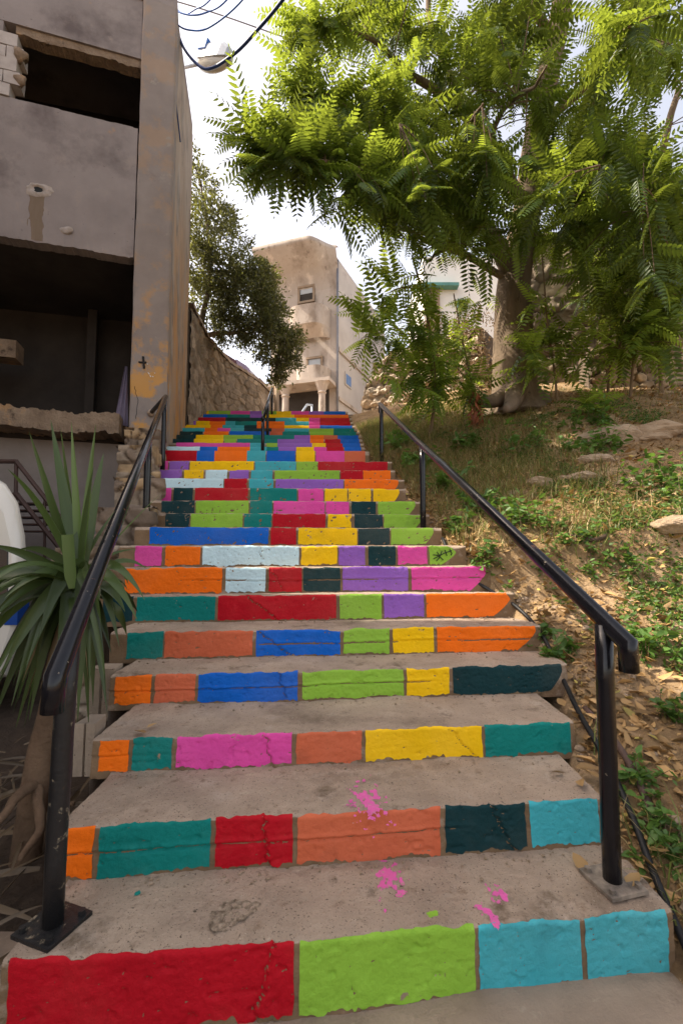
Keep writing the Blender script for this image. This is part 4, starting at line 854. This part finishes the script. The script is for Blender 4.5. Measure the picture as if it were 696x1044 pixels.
sapling('bushy young tree filling the corner above the tan rubble wall', [(640, 425, 7.0), (645, 370, 7.0), (655, 300, 6.9), (660, 250, 6.8)], .03, [(690, 300, 6.6), (640, 310, 6.8), (665, 275, 6.7), (690, 350, 6.6), (630, 355, 6.8), (660, 330, 6.6), (700, 260, 6.6), (615, 300, 7)], 8, .4, .65, TPS)
# ---- dense small-leaved trees
def dense_tree(name, label, blobs, leaf, mat, base, trunkpts, r0, n, tpl, cols=(.0, 1)):
    root = thing(name, label, 'tree', tuple(base)); m = MB(); L_ = [limb(m, t, r_, .02, 9, .05) for t, r_ in trunkpts]; lv_ = Leaves(); ap = np.vstack(L_)
    wts = np.array([b_[3]**2 for b_ in blobs]); wts = wts/wts.sum()
    # sub clumps
    for bi, b_ in enumerate(blobs):
        c = P(b_[0], b_[1], b_[2]); r_ = b_[3]; j = int(np.linalg.norm(ap-c, axis=1).argmin()); m.tube(smooth_path([ap[j], (ap[j]+c)/2+[0, 0, .1], c], 4), np.linspace(.04, .012, 9), 5)
        nb_ = int(n*wts[bi]/40)+1
        for _ in range(nb_):
            d = RNG.normal(size=3); d /= np.linalg.norm(d); cc = c+d*r_*RNG.uniform(.45, 1.05)**.6*np.array([1, 1, .9]); tone = RNG.uniform(*cols)
            for _ in range(40):
                e = RNG.normal(size=3); q = cc+e*.13*r_**.5; dd = d+RNG.normal(size=3)*.8; lv_.put(tpl, q, dd, RNG.uniform(0, 6.28), RNG.uniform(.7, 1.2)*leaf, tone*.6+RNG.uniform(0, .4))
    m.build('trunk', BARK, root, smooth=True); lv_.build('crown', mat, root)
FIC = leafmat('small_olive_leaf', (.095, .098, .048), (.30, .31, .07), .30, .42)
dense_tree('tree', 'dark olive-green small-leaved tree leaning over the stone wall beside the derelict building',
  [(204, 190, 10.4, .42), (212, 235, 10.4, .7), (200, 270, 10.3, .5), (228, 270, 10.6, .8), (212, 310, 10.6, .62), (245, 300, 10.8, .75), (262, 318, 11, .72), (272, 345, 11, .65), (240, 335, 10.9, .5), (288, 352, 11.2, .45), (258, 285, 10.9, .5), (285, 375, 11.2, .3), (225, 225, 10.7, .35), (270, 285, 11.2, .35), (283, 322, 11.2, .35), (296, 345, 11.3, .35), (292, 368, 11.3, .32), (272, 300, 11.3, .4), (280, 392, 11.3, .2), (196, 165, 10.4, .25)],
  .095, FIC, np.array([-3.9, 10.6, E+3.9]), [([np.array([-3.9, 10.6, E+3.7]), P(196, 345, 10.5), P(206, 320, 10.5), P(216, 270, 10.5), P(206, 190, 10.4)], .12), ([P(196, 345, 10.5), P(232, 340, 10.8), P(262, 335, 11), P(285, 352, 11.2)], .07)], None, 27000, simple_leaf(.4))
DRYB = leafmat('dry_brush_leaf', (.24, .165, .10), (.30, .2, .1), .3)
dense_tree('bush', 'dry tangled brown bush on the rubble bank left of the big trunk', [(455, 350, 9.6, .45), (485, 340, 9.4, .5), (500, 370, 9, .45), (470, 385, 9.2, .4), (490, 405, 8.6, .35), (435, 345, 10, .35)], .10, DRYB, P(475, 415, 9.2), [([P(475, 415, 9.2), P(475, 380, 9.2), P(480, 345, 9.3)], .04)], None, 3400, simple_leaf(.22))
# ------------------------------------------------------------------ yucca
YUC = leafmat('strap_leaf', (.07, .108, .034), (.17, .27, .05), .18, .34, (.3, 1.7))
yb = P(27, 832, 2.15); yb[2] = 0.0; yc = P(83, 592, 2.2)
yroot = thing('yucca', 'spiky strap-leaved yucca plant on a bare leaning trunk left of the handrail', 'plant', (yb[0], yb[1], 0))
def ribbon(mb_l, P3, w, col, twist=0, cut=False, face=(.25, -1, .35)):
    P3 = np.array(P3, float); n = len(P3)-1; rows = []
    for i in range(n+1):
        d = P3[min(n, i+1)]-P3[max(0, i-1)]; d /= np.linalg.norm(d)+1e-9; f = np.array(face, float); f = f/np.linalg.norm(f); side = np.cross(d, f)
        side = side/np.linalg.norm(side) if np.linalg.norm(side) > .1 else np.array([1., 0, 0]); nn = np.cross(side, d); c, s_ = math.cos(twist), math.sin(twist); side, nn = side*c+nn*s_, nn*c-side*s_
        t = i/n; ww = w*min(1, .5+1.9*t)*(1 if cut else max(.015, 1-t**2.4))*.5
        rows += [P3[i]-side*ww+nn*ww*.4, P3[i], P3[i]+side*ww+nn*ww*.4]
    o = mb_l.n; mb_l.V.append(np.array(rows)); mb_l.n += len(rows)
    mb_l.Q.append(np.array([q for i in range(n) for q in ((o+3*i, o+3*i+3, o+3*i+4, o+3*i+1), (o+3*i+1, o+3*i+4, o+3*i+5, o+3*i+2))])); mb_l.c.append(np.full(len(rows), col))
def strap(mb_l, p0, d0, L_, w, droop, twist=0, col=.5, cut=False, n=12):
    d = np.array(d0, float); d /= np.linalg.norm(d); p_ = np.array(p0, float); pts = [p_.copy()]
    for i in range(n):
        p_ = p_+d*L_/n; pts.append(p_.copy()); d = d+np.array([0, 0, -droop/n*(.4+1.6*i/n)]); d /= np.linalg.norm(d)
    ribbon(mb_l, pts, w, col, twist, cut, face=(RNG.normal()*.4, -.6, .8))
lv = Leaves()
def to(px, py, Y, w, droop, twist=0, col=.6, src=None, cut=False):
    src = yc+RNG.normal(size=3)*.02 if src is None else src; q = P(px, py, Y); L_ = np.linalg.norm(q-src); mid = src*.55+q*.45+np.array([0, 0, .42*droop*max(L_, .35)]); t = np.linspace(0, 1, 15)[:, None]
    ribbon(lv, (1-t)**2*src+2*t*(1-t)*mid+t*t*q, w*(.85 if q[2] > src[2]+.2 else 1.1), col, twist*1.4, cut)
for a in [(30, 440, 2.1, .062, .1, .3, .5), (52, 428, 2.25, .075, .05, -.3, .45), (62, 436, 2.3, .05, .0, .5, .75), (73, 430, 2.2, .05, .02, .1, 1.0), (98, 432, 2.2, .055, .05, .3, .8), (96, 475, 2.0, .085, .3, .6, .35), (106, 462, 2.3, .06, .5, -.4, .5),
          (8, 478, 2.0, .085, .55, .7, .6), (148, 612, 2.1, .05, 1.5, .2, .6), (140, 632, 2.05, .06, 1.3, .2, .6), (165, 502, 2.3, .014, .1, .3, .7), (-12, 555, 2.0, .05, .4, .3, .25), (-20, 590, 2.1, .055, .8, .2, .35), (-15, 640, 2.0, .06, 1.1, .4, .3), (0, 690, 1.95, .07, 1.2, .3, .35), (12, 720, 2.0, .075, 1.3, -.3, .3), (30, 735, 2.1, .07, 1.4, .2, .25),
          (-30, 620, 2.4, .05, .9, .1, .2), (-25, 670, 2.2, .06, 1.0, .5, .4), (58, 700, 2.0, .08, 1.6, .2, .3), (108, 700, 2.0, .085, 1.7, -.3, .45), (95, 720, 2.2, .07, 1.8, .2, .3), (122, 660, 2.15, .05, 1.6, .2, .4), (150, 580, 2.4, .035, 1.0, .2, .5), (40, 650, 1.95, .07, 1.5, .3, .2), (5, 610, 1.9, .06, .9, -.2, .45), (75, 690, 1.95, .08, 1.6, .1, .2), (20, 560, 2.4, .05, .5, .4, .3), (140, 560, 2.45, .02, .5, 0, .5), (118, 520, 2.4, .03, .2, 0, .5), (-10, 745, 2.1, .06, 1.3, .2, .15), (45, 725, 2.25, .06, 1.5, .2, .15), (70, 735, 2.3, .06, 1.6, .2, .15)]:
    to(*a)
to(70, 545, 1.98, .058, .0, .1, .7, src=P(74, 600, 2.0), cut=True)
for _ in range(44):
    to(RNG.uniform(-45, 118), RNG.uniform(610, 752), RNG.uniform(1.9, 2.35), RNG.uniform(.032, .062), RNG.uniform(.7, 1.5), RNG.normal()*.3, RNG.uniform(0, .45))
for _ in range(18):
    t = RNG.uniform(0, 6.28); strap(lv, yc+RNG.normal(size=3)*.02+[0, 0, -.03], (math.cos(t), math.sin(t)*.8, RNG.uniform(-.2, .7)), (RNG.uniform(.4, .7) if math.cos(t) < .2 else RNG.uniform(.25, .38)), RNG.uniform(.045, .075), RNG.uniform(1.0, 2.4), RNG.uniform(-.4, .4), RNG.uniform(0, .45))
lv.build('leaf_rosette', YUC, yroot)
DEADY = leafmat('dead_strap_leaf', (.24, .175, .10), (.22, .15, .07), .15); lv = Leaves()
for _ in range(14):
    to(RNG.uniform(10, 110), RNG.uniform(640, 745), RNG.uniform(2.1, 2.35), RNG.uniform(.02, .045), RNG.uniform(.5, 1.1), RNG.normal()*.5, RNG.uniform(.2, 1))
lv.build('dead_leaves', DEADY, yroot)
m = MB(); limb(m, [yb+[0, 0, -.05], P(38, 790, 2.15), P(52, 730, 2.17), P(70, 660, 2.2), yc+[0, 0, -.02]], .062, .045, 12, .01)
m.build('trunk', pm('yucca_bark', (.20, .125, .075), (.11, .07, .042), scale=7, rough=.95, bump=1, bscale=30, bdist=.02), yroot, smooth=True)
m = MB()
for pts in ([P(34, 800, 2.1), P(10, 820, 1.9), P(-15, 860, 1.75)], [P(38, 800, 2.12), P(40, 840, 1.95), P(20, 880, 1.75)], [P(36, 790, 2.2), P(60, 812, 2.15), P(75, 822, 2.1)]):
    limb(m, [p_*np.array([1, 1, 1]) for p_ in pts], .026, .01, 8, .01)
m.build('root', bpy.data.materials['yucca_bark'], yroot, smooth=True)
DEADL = leafmat('dead_leaf', (.12, .085, .05), (.12, .08, .04), .15); lv = Leaves()
for _ in range(130):
    x, y = RNG.uniform(-2.4, -1.12), RNG.uniform(1.5, 3.2); t = RNG.uniform(0, 6.28); strap(lv, (x, y, RNG.uniform(.02, .12)), (math.cos(t), math.sin(t), RNG.uniform(-.1, .3)), RNG.uniform(.15, .45), RNG.uniform(.01, .035), RNG.uniform(.2, .9), RNG.uniform(-.6, .6), RNG.uniform(0, 1), n=6)
lv.build('dead_leaf_litter', DEADL, kind='stuff')
# ------------------------------------------------------------------ slope cover
GRASS = leafmat('grass_blade', (.15, .18, .045), (.26, .32, .08), .3); STRAW = leafmat('straw_blade', (.36, .28, .12), (.35, .26, .12), .25)
def blades(name, n, gen, mat, L0, L1, w):
    x, y = gen(n); n = len(x); t = RNG.uniform(0, 6.28, n); lean = RNG.uniform(.1, 1.2, n); L_ = RNG.uniform(L0, L1, n)[:, None]
    d = np.stack([np.cos(t)*lean, np.sin(t)*lean, np.ones(n)], 1); d /= np.linalg.norm(d, axis=1)[:, None]; s_ = np.stack([-np.sin(t), np.cos(t), 0*t], 1)*(w*RNG.uniform(.6, 1.3, n))[:, None]
    p0 = np.stack([x, y, hz(x, y)-.01], 1); p1 = p0+d*L_*.55; d2 = d+np.stack([np.cos(t)*.5, np.sin(t)*.5, 0*t-.35], 1); p2 = p1+d2/np.linalg.norm(d2, axis=1)[:, None]*L_*.5
    V = np.stack([p0-s_, p0+s_, p1+s_*.8, p1-s_*.8, p2+s_*.1, p2-s_*.1], 1).reshape(-1, 3); o = (np.arange(n)*6)[:, None, None]; Q = (np.array([[0, 1, 2, 3], [3, 2, 4, 5]])[None]+o).reshape(-1, 4)
    quads(name, V, Q, np.repeat(RNG.uniform(0, 1, n), 6), mat, kind='stuff')
def gen_grass(n):
    y = RNG.uniform(1.6, 9.4, n*8); x = xe(y)+RNG.exponential(1.2, n*8)+.06
    k = fbm(st(x*.9, y*.9, 33), 3)+np.where((y > 3.6) & (x < xe(y)+2.3), .75, -.02)+np.where(y > 6, .35, 0); ok = (x < 7) & (RNG.uniform(-.25, 1, n*8) < k)
    return x[ok][:n], y[ok][:n]
blades('grass', 15000, gen_grass, GRASS, .06, .24, .0035); blades('dry_grass', 27000, gen_grass, STRAW, .05, .22, .003)
LITM = leafmat('fallen_leaf', (.36, .225, .095), (.34, .2, .07), .15, .6, (.45, 1.5)); LITY = leafmat('yellow_fallen_leaf', (.42, .34, .09), (.4, .3, .08), .2, .6)
def litter(name, n, mat, L0, L1, gen=None, flat=1.0, w=.45):
    V0, Q0 = simple_leaf(w)
    if gen is None: y = RNG.uniform(1.25, 8.2, n); x = xe(y)+.04+RNG.uniform(0, 1, n)**1.4*(1.2+.6*y)
    else: x, y = gen(n)
    n = len(x); a = RNG.uniform(0, 6.28, n); d = np.stack([np.cos(a), np.sin(a), RNG.uniform(-.25, .5, n)*flat], 1); d /= np.linalg.norm(d, axis=1)[:, None]; yv = np.cross([0, 0, 1.], d); yv /= np.linalg.norm(yv, axis=1)[:, None]; zv = np.cross(d, yv)
    r = RNG.uniform(-.8, .8, n)[:, None]*flat; yv, zv = yv*np.cos(r)+zv*np.sin(r), zv*np.cos(r)-yv*np.sin(r); L_ = RNG.uniform(L0, L1, n)[:, None, None]; q = np.stack([x, y, hz(x, y)+.014], 1)
    V = q[:, None]+L_*(V0[None, :, :1]*d[:, None]+V0[None, :, 1:2]*yv[:, None]+V0[None, :, 2:3]*zv[:, None]*RNG.uniform(-3, 3, n)[:, None, None])
    Q = (Q0[None]+(np.arange(n)*6)[:, None, None]).reshape(-1, 4); quads(name, V.reshape(-1, 3), Q, np.repeat(RNG.uniform(0, 1, n), 6), mat, kind='stuff')
litter('fallen_leaves', 6500, LITM, .03, .095); litter('leaf_crumbs', 12000, LITM, .012, .035); litter('yellow_leaves', 700, LITY, .03, .08)
def gen_creep(n):
    y = RNG.uniform(1.3, 7, n*8); x = xe(y)+RNG.uniform(.1, 1, n*8)*(1+.55*y); k = fbm(st(x*1.7, y*1.7, 71), 3)-.10+np.where(y < 3.2, .12, 0); ok = RNG.uniform(0, .4, n*8) < k
    return x[ok][:n], y[ok][:n]
CREEP = leafmat('creeping_weed_leaf', (.085, .15, .035), (.22, .34, .05), .3); litter('creeping_weeds', 17000, CREEP, .018, .05, gen_creep, 2.0, .55)
# a few dry leaves and crumbs on the treads
lv = Leaves(); tpl = simple_leaf(.5)
for (px, py, k) in ((586, 782, 1), (596, 786, 1), (575, 788, 1), (604, 790, 1), (598, 890, 0), (640, 905, 0), (646, 893, 0), (575, 720, 2), (150, 742, 2), (138, 745, 2), (590, 795, 1), (610, 775, 1)):
    q = onplane(px, py, (0, 0, Zt[k]+.014), (0, 0, 1)); a = RNG.uniform(0, 6.28); lv.put(tpl, q, np.array([math.cos(a), math.sin(a), .25]), RNG.uniform(-.5, .5), RNG.uniform(.05, .1), RNG.uniform(0, 1))
lv.build('dry_leaves', LITM, kind='stuff')
PEB = pm('pebble', (.36, .27, .19), (.2, .15, .1), scale=30, rough=.95, bump=.4); m = MB()
for _ in range(420):
    y = RNG.uniform(1.3, 7); x = float(xe(np.array(y)))+RNG.uniform(-.02, 1)**2*(1+.6*y); r_ = RNG.uniform(.006, .028); m.blob((x, y, float(hz(x, y))+r_*.2), (r_, r_*RNG.uniform(.7, 1.2), r_*.7), 6, 4, .3, 1.5, 0, RNG.uniform(0, 50))
for _ in range(260):
    k = RNG.integers(0, 5); x = RNG.uniform(XL[k]+.03, XR[k]-.03); side = RNG.uniform(0, 1); yk1 = Yk[k+1]+TAN[k+1]*x; y = yk1-.03-abs(RNG.normal())*.05; r_ = RNG.uniform(.0025, .008); m.blob((x, y, Zt[k]+r_*.4+.004), (r_, r_, r_*.7), 5, 3, .3, 1.5, 0, RNG.uniform(0, 50))
m.build('gravel', PEB, kind='stuff')
# rocks
ROCK = pm('tan_rock', (.42, .32, .22), (.27, .195, .125), scale=3, rough=.95, bump=.8, bscale=18, bdist=.03, patches=[((.16, .12, .08), 4, .6, .7)])
def rockmesh(c, r, seed):
    g_ = np.random.default_rng(seed); m_ = MB(); m_.blob((0, 0, 0), (1, 1, 1), 40, 26, .12, 1.5, 0, seed*.7); V_ = m_.v[0]
    for _ in range(16):
        n_ = g_.normal(size=3); n_ /= np.linalg.norm(n_); d_ = g_.uniform(.55, .9); k_ = V_@n_-d_; V_ = V_-np.where(k_ > 0, k_*.93, 0)[:, None]*n_
    V_ = V_*(1+.07*fbm(V_*4+seed, 4)[:, None]); m_.v[0] = np.array(c)+V_*np.array(r); return m_
def rock(px, py, Y, r, label, seed):
    q = P(px, py, Y); q[2] = float(hz(q[0], q[1])); m = rockmesh((q[0], q[1], q[2]-r[2]*.15), r, int(seed*10)); tag(m.build('rock', ROCK, base=q), label, 'rock', 'rocks on the slope')
def solveY(px, py):
    best = None
    for Y in np.linspace(1.2, 9.5, 400):
        q = P(px, py, Y)
        if q[2] < float(hz(q[0], q[1])): return Y
    return 8.0
for (px, py, r, lab) in ((548, 492, (.20, .16, .13), 'rounded grey-tan rock half buried in the middle of the slope'), (590, 488, (.26, .16, .13), 'flat tan rock just right of the rounded one on the slope'), (625, 445, (.46, .28, .22), 'large tan boulder outcrop below the stone wall'), (668, 440, (.45, .3, .2), 'jagged tan rock by the right edge, beside the large outcrop'),
                         (690, 535, (.20, .14, .1), 'angular pale rock cut by the right edge of the slope'), (640, 492, (.2, .12, .08), 'small pale rock between green weeds high on the slope'), (610, 470, (.34, .16, .1), 'long pale rock ledge below the outcrop'), (520, 505, (.12, .09, .07), 'small brown rock among grass, left of the rounded rock')):
    rock(px, py, solveY(px, py), r, lab, px*.37)
# weeds
WEED = leafmat('weed_leaf', (.085, .17, .035), (.22, .38, .05), .3)
def weed(px, py, r, n, label, hgt=.7, Y=None):
    Y = Y or solveY(px, py); q = P(px, py, Y); q[2] = float(hz(q[0], q[1])); lv_ = Leaves(); tpl = simple_leaf(.5); m = MB(); root = thing('weed', label, 'weed', tuple(q), 'green weeds on the slope')
    r *= 1.15
    for i in range(max(7, n//11)):
        off = RNG.normal(size=2)*r*np.array([.45, .3]); b0 = q+np.array([off[0], off[1], 0])*(i > 0); b0[2] = float(hz(b0[0], b0[1])); h_ = r*hgt*RNG.uniform(.35, 1.3); tip = b0+np.array([RNG.normal()*r*.3, RNG.normal()*r*.3, h_]); m.tube([q-[0, 0, .01], b0-[0, 0, .006], (b0+tip)/2+[RNG.normal()*.01, 0, 0], tip], [.003, .003, .0025, .001], 4)
        sz = RNG.uniform(.018, .045)*(.7+.32*Y); tone = RNG.uniform(0, .7)
        for _ in range(13):
            t = RNG.uniform(.1, 1.05); d = RNG.normal(size=3); d[2] = d[2]*.5+.1; lv_.put(tpl, b0+(tip-b0)*t, d, RNG.uniform(-1, 1), sz*RNG.uniform(.6, 1.2), tone+RNG.uniform(0, .3))
    m.build('stems', TWIG, root); lv_.build('leaves', WEED, root)
for (px, py, r, n, lab) in ((683, 497, .36, 340, 'bright green leafy weed by the right edge, halfway up the slope'), (604, 462, .36, 300, 'round green weed in front of the tan boulder'), (605, 432, .3, 220, 'green weed at the foot of the stone wall'), (676, 880, .12, 220, 'clump of small green weeds at the lower right beside the black hose'), (655, 800, .1, 120, 'low green weed right of the near handrail post'), (662, 668, .2, 300, 'wide patch of green weeds right of the handrail end'),
                        (572, 672, .12, 160, 'green weed between the black hose and the dark green riser'), (545, 655, .1, 120, 'small green weed beside the end of the orange riser'), (530, 535, .26, 300, 'dense dark green weed behind the sloping handrail'), (495, 520, .24, 260, 'green shrubby weed left of the handrail on the slope'), (455, 500, .26, 260, 'green weed by the lime and yellow ends of the risers'), (430, 478, .25, 220, 'dark weed beside the short orange riser end near the middle post'),
                        (600, 560, .2, 140, 'sparse weed in the middle of the bare slope'), (500, 590, .14, 150, 'low weed along the hose by the pink riser'), (408, 455, .3, 240, 'dark green weed under the top end of the right handrail'), (470, 540, .16, 160, 'weed growing at the foot of the middle right post'), (690, 735, .12, 120, 'small weed at the right edge below the handrail end'), (640, 590, .14, 90, 'thin weed on the sunlit bare slope'), (480, 460, .3, 200, 'pale weed under the dried sapling'), (540, 455, .3, 200, 'grassy weed below the roots of the big tree')):
    weed(px, py, r, n, lab)
# hose and pipe along the edge
HOSE = pm('black_hose', (.016, .016, .017), rough=.5, bump=.1)
hp_ = []
for (px, py) in ((455, 552), (470, 580), (500, 600), (530, 622), (556, 652), (576, 690), (592, 728), (606, 752), (625, 785), (648, 838), (672, 900), (700, 965), (716, 1010)):
    Y = solveY(px, py); q = P(px-4, py, Y-.015); q[2] = max(q[2], float(hz(q[0], q[1]))+.034); hp_.append(q)
o = MB().tube(smooth_path(hp_, 6), .0135, 10).build('hose', HOSE, smooth=True, base=hp_[6]); tag(o, 'black rubber hose running down the dirt edge beside the steps', 'hose')
PIPE = pm('rusty_brown_pipe', (.12, .075, .06), (.08, .05, .04), rough=.7, bump=.3)
pp = []
for (px, py) in ((596, 722), (628, 758), (650, 800), (668, 842)):
    Y = solveY(px, py); q = P(px, py, Y-.02); q[2] = max(q[2], float(hz(q[0], q[1]))+.012); pp.append(q)
o = MB().tube(smooth_path(pp, 6), .0155, 10).build('pipe', PIPE, smooth=True, base=pp[0]); tag(o, 'rusty brown pipe half buried in leaves behind the near right post', 'pipe')
stk = [P(400+130, 560, 3.6), P(572, 552, 3.7)]
BR = pm('dead_branch', (.07, .045, .03), rough=.9)
pts = []
for (px, py) in ((566, 548), (588, 547), (604, 551), (618, 546)):
    Y = solveY(px, py); q = P(px, py, Y-.02); pts.append(q)
o = MB().tube(smooth_path(pts, 4), .02, 8).build('fallen_branch', BR, smooth=True, base=pts[0]); tag(o, 'short dark fallen branch lying on the bare slope', 'branch')
# ------------------------------------------------------------------ cables and street lamp
CABB = pm('blue_cable', (.06, .20, .62), rough=.5, bump=0); CABK = pm('dark_blue_cable', (.02, .05, .17), rough=.5, bump=0); CABG = pm('grey_wire', (.2, .2, .22), rough=.5, bump=0)
def cable(pts, r, mat, label):
    q = [P(*p_) for p_ in pts]; o = MB().tube(smooth_path(q, 8), r, 8).build('cable', mat, smooth=True, base=q[0]); tag(o, label, 'cable', 'overhead cables')
cable([(150, -60, 7.4), (168, 0, 7.6), (177, 20, 7.6), (187, 48, 7.4), (203, 67, 7.0), (217, 69, 6.7), (241, 53, 6.3), (262, 31, 6.0), (288, 0, 5.6), (330, -60, 5)], .024, CABK, 'thick dark blue cable sagging under the street lamp')
cable([(150, -50, 7.2), (166, 0, 7.4), (180, 24, 7.2), (196, 31, 7.0), (215, 27, 6.8), (247, 0, 6.4), (280, -50, 6)], .013, CABB, 'blue cable with the deepest narrow loop, above the lamp')
cable([(150, -50, 7.3), (170, 2, 7.3), (182, 12, 7.2), (197, 15.5, 7.1), (212, 12, 6.9), (231, 0, 6.6), (270, -50, 6.2)], .013, CABB, 'blue cable with a shallow loop at the top, middle one')
cable([(150, -60, 7.3), (169, -4, 7.3), (180, 9, 7.3), (189, 14.5, 7.2), (200, 9, 7.0), (214, 0, 6.8), (250, -45, 6.4)], .011, CABB, 'shortest blue cable loop at the top edge')
cable([(140, -10, 14), (215, 12, 14), (290, 38, 14), (380, 68, 14), (470, 82, 14), (580, 84, 14), (700, 82, 14), (800, 76, 14)], .02, CABG, 'thin grey wire crossing the sky behind the leaves')
cable([(172, 66, 6.95), (176, 72, 6.98), (177.5, 92, 7.0), (181, 118, 7.25), (184, 145, 7.5)], .012, CABK, 'dark cable hanging against the side wall of the derelict building')
LAMPM = pm('lamp_housing', (.55, .58, .62), (.45, .48, .52), rough=.4, bump=.05, metallic=.2); LENS = pm('lamp_lens', (.62, .58, .50), (.5, .46, .38), rough=.2, bump=.05, spec=.5)
a0 = P(185, 69.5, 8.35); a1 = P(206, 64, 8.2); lroot = thing('street_lamp', 'grey street lamp head on a short arm from the derelict building', 'street lamp', tuple(a0))
m = MB(); m.tube([a0-[.3, 0, .04], a0, a1+[.05, 0, 0]], .03, 10); m.build('arm', LAMPM, lroot, smooth=True)
h0 = P(206, 61, 8.2); h1 = P(235, 58, 7.9); d = h1-h0; L_ = np.linalg.norm(d); d /= L_; sd_ = np.cross(d, [0, 0, 1.]); sd_ /= np.linalg.norm(sd_); up = np.cross(sd_, d); rows = []
for t, hw, ht, hb in ((0, .12, .20, -.16), (.04, .14, .24, -.20), (.35, .15, .26, -.22), (.75, .145, .23, -.20), (.95, .11, .15, -.14), (1.0, .06, .08, -.08)):
    c = h0+d*L_*t; rows.append([c-sd_*hw+up*hb*.4, c-sd_*hw*.9+up*ht*.6, c-sd_*hw*.5+up*ht, c+sd_*hw*.5+up*ht, c+sd_*hw*.9+up*ht*.6, c+sd_*hw+up*hb*.4, c-sd_*hw+up*hb*.4])
rows = np.array(rows); m = MB(); m.grid(rows); m.add(rows[0][:6], [(0, 1, 2, 3, 4, 5)]); m.add(rows[-1][:6], [(5, 4, 3, 2, 1, 0)]); m.build('housing', LAMPM, lroot)
rows = []
for t in np.linspace(.06, .97, 9):
    c = h0+d*L_*t+up*-.07; hw = .135*math.sin(math.pi*min(.97, .2+t*.75))**.5; dp = .19*math.sin(math.pi*min(.96, .12+t*.8))**.6
    rows.append([c+sd_*hw*math.cos(a)*1-up*dp*math.sin(a) for a in np.linspace(0, math.pi, 11)])
m = MB(); m.grid(np.array(rows)); m.build('lens', LENS, lroot, smooth=True)
m = MB(); m.box(h0+d*.09+up*.17, (.2, .31, .18), [d, sd_, up]); m.build('cover', CABB, lroot)
# ------------------------------------------------------------------ light, sky, camera
SUN_EL, SUN_AZ = 50, -85   # azimuth measured from +Y (view direction) towards +X
W = bpy.data.worlds.new('World'); S.world = W; W.use_nodes = True; nt = W.node_tree; bg = nt.nodes['Background']
sky = nt.nodes.new('ShaderNodeTexSky'); sky.sky_type = 'NISHITA'; sky.sun_disc = False; sky.sun_elevation = math.radians(SUN_EL); sky.sun_rotation = math.radians(SUN_AZ); sky.air_density = 1.0; sky.dust_density = 3.0; sky.ozone_density = 1.0
hs_ = nt.nodes.new('ShaderNodeHueSaturation'); hs_.inputs['Saturation'].default_value = .62; nt.links.new(sky.outputs[0], hs_.inputs['Color'])
warm = nt.nodes.new('ShaderNodeMix'); warm.data_type = 'RGBA'; warm.blend_type = 'MULTIPLY'; warm.inputs[0].default_value = 1; warm.inputs[7].default_value = (1.13, 1.0, .88, 1); nt.links.new(hs_.outputs[0], warm.inputs[6]); nt.links.new(warm.outputs[2], bg.inputs[0]); bg.inputs[1].default_value = .15
sl = bpy.data.lights.new('Sun', 'SUN'); sl.energy = 3.3; sl.angle = math.radians(.5); sl.color = (1, .89, .72); so = bpy.data.objects.new('Sun', sl); C.objects.link(so)
e, a = math.radians(SUN_EL), math.radians(SUN_AZ); dv = Vector((math.sin(a)*math.cos(e), math.cos(a)*math.cos(e), math.sin(e))); so.rotation_euler = (-dv).to_track_quat('-Z', 'Y').to_euler(); so.location = (10, 10, 20)
cam = bpy.data.cameras.new('Camera'); cam.sensor_fit = 'VERTICAL'; cam.sensor_height = 36; cam.sensor_width = 24; cam.lens = 16.0*F/464; cam.clip_start = .05; cam.clip_end = 2000
co = bpy.data.objects.new('Camera', cam); C.objects.link(co); co.location = (0, 0, E); co.rotation_euler = (math.pi/2+TH, 0, 0); S.camera = co
S.view_settings.view_transform = 'Standard'; S.view_settings.look = 'None'; S.view_settings.gamma = 1; S.view_settings.use_curve_mapping = False; S.view_settings.exposure = 1.52
S.cycles.max_bounces = 8; S.cycles.transparent_max_bounces = 8; S.cycles.use_denoising = True
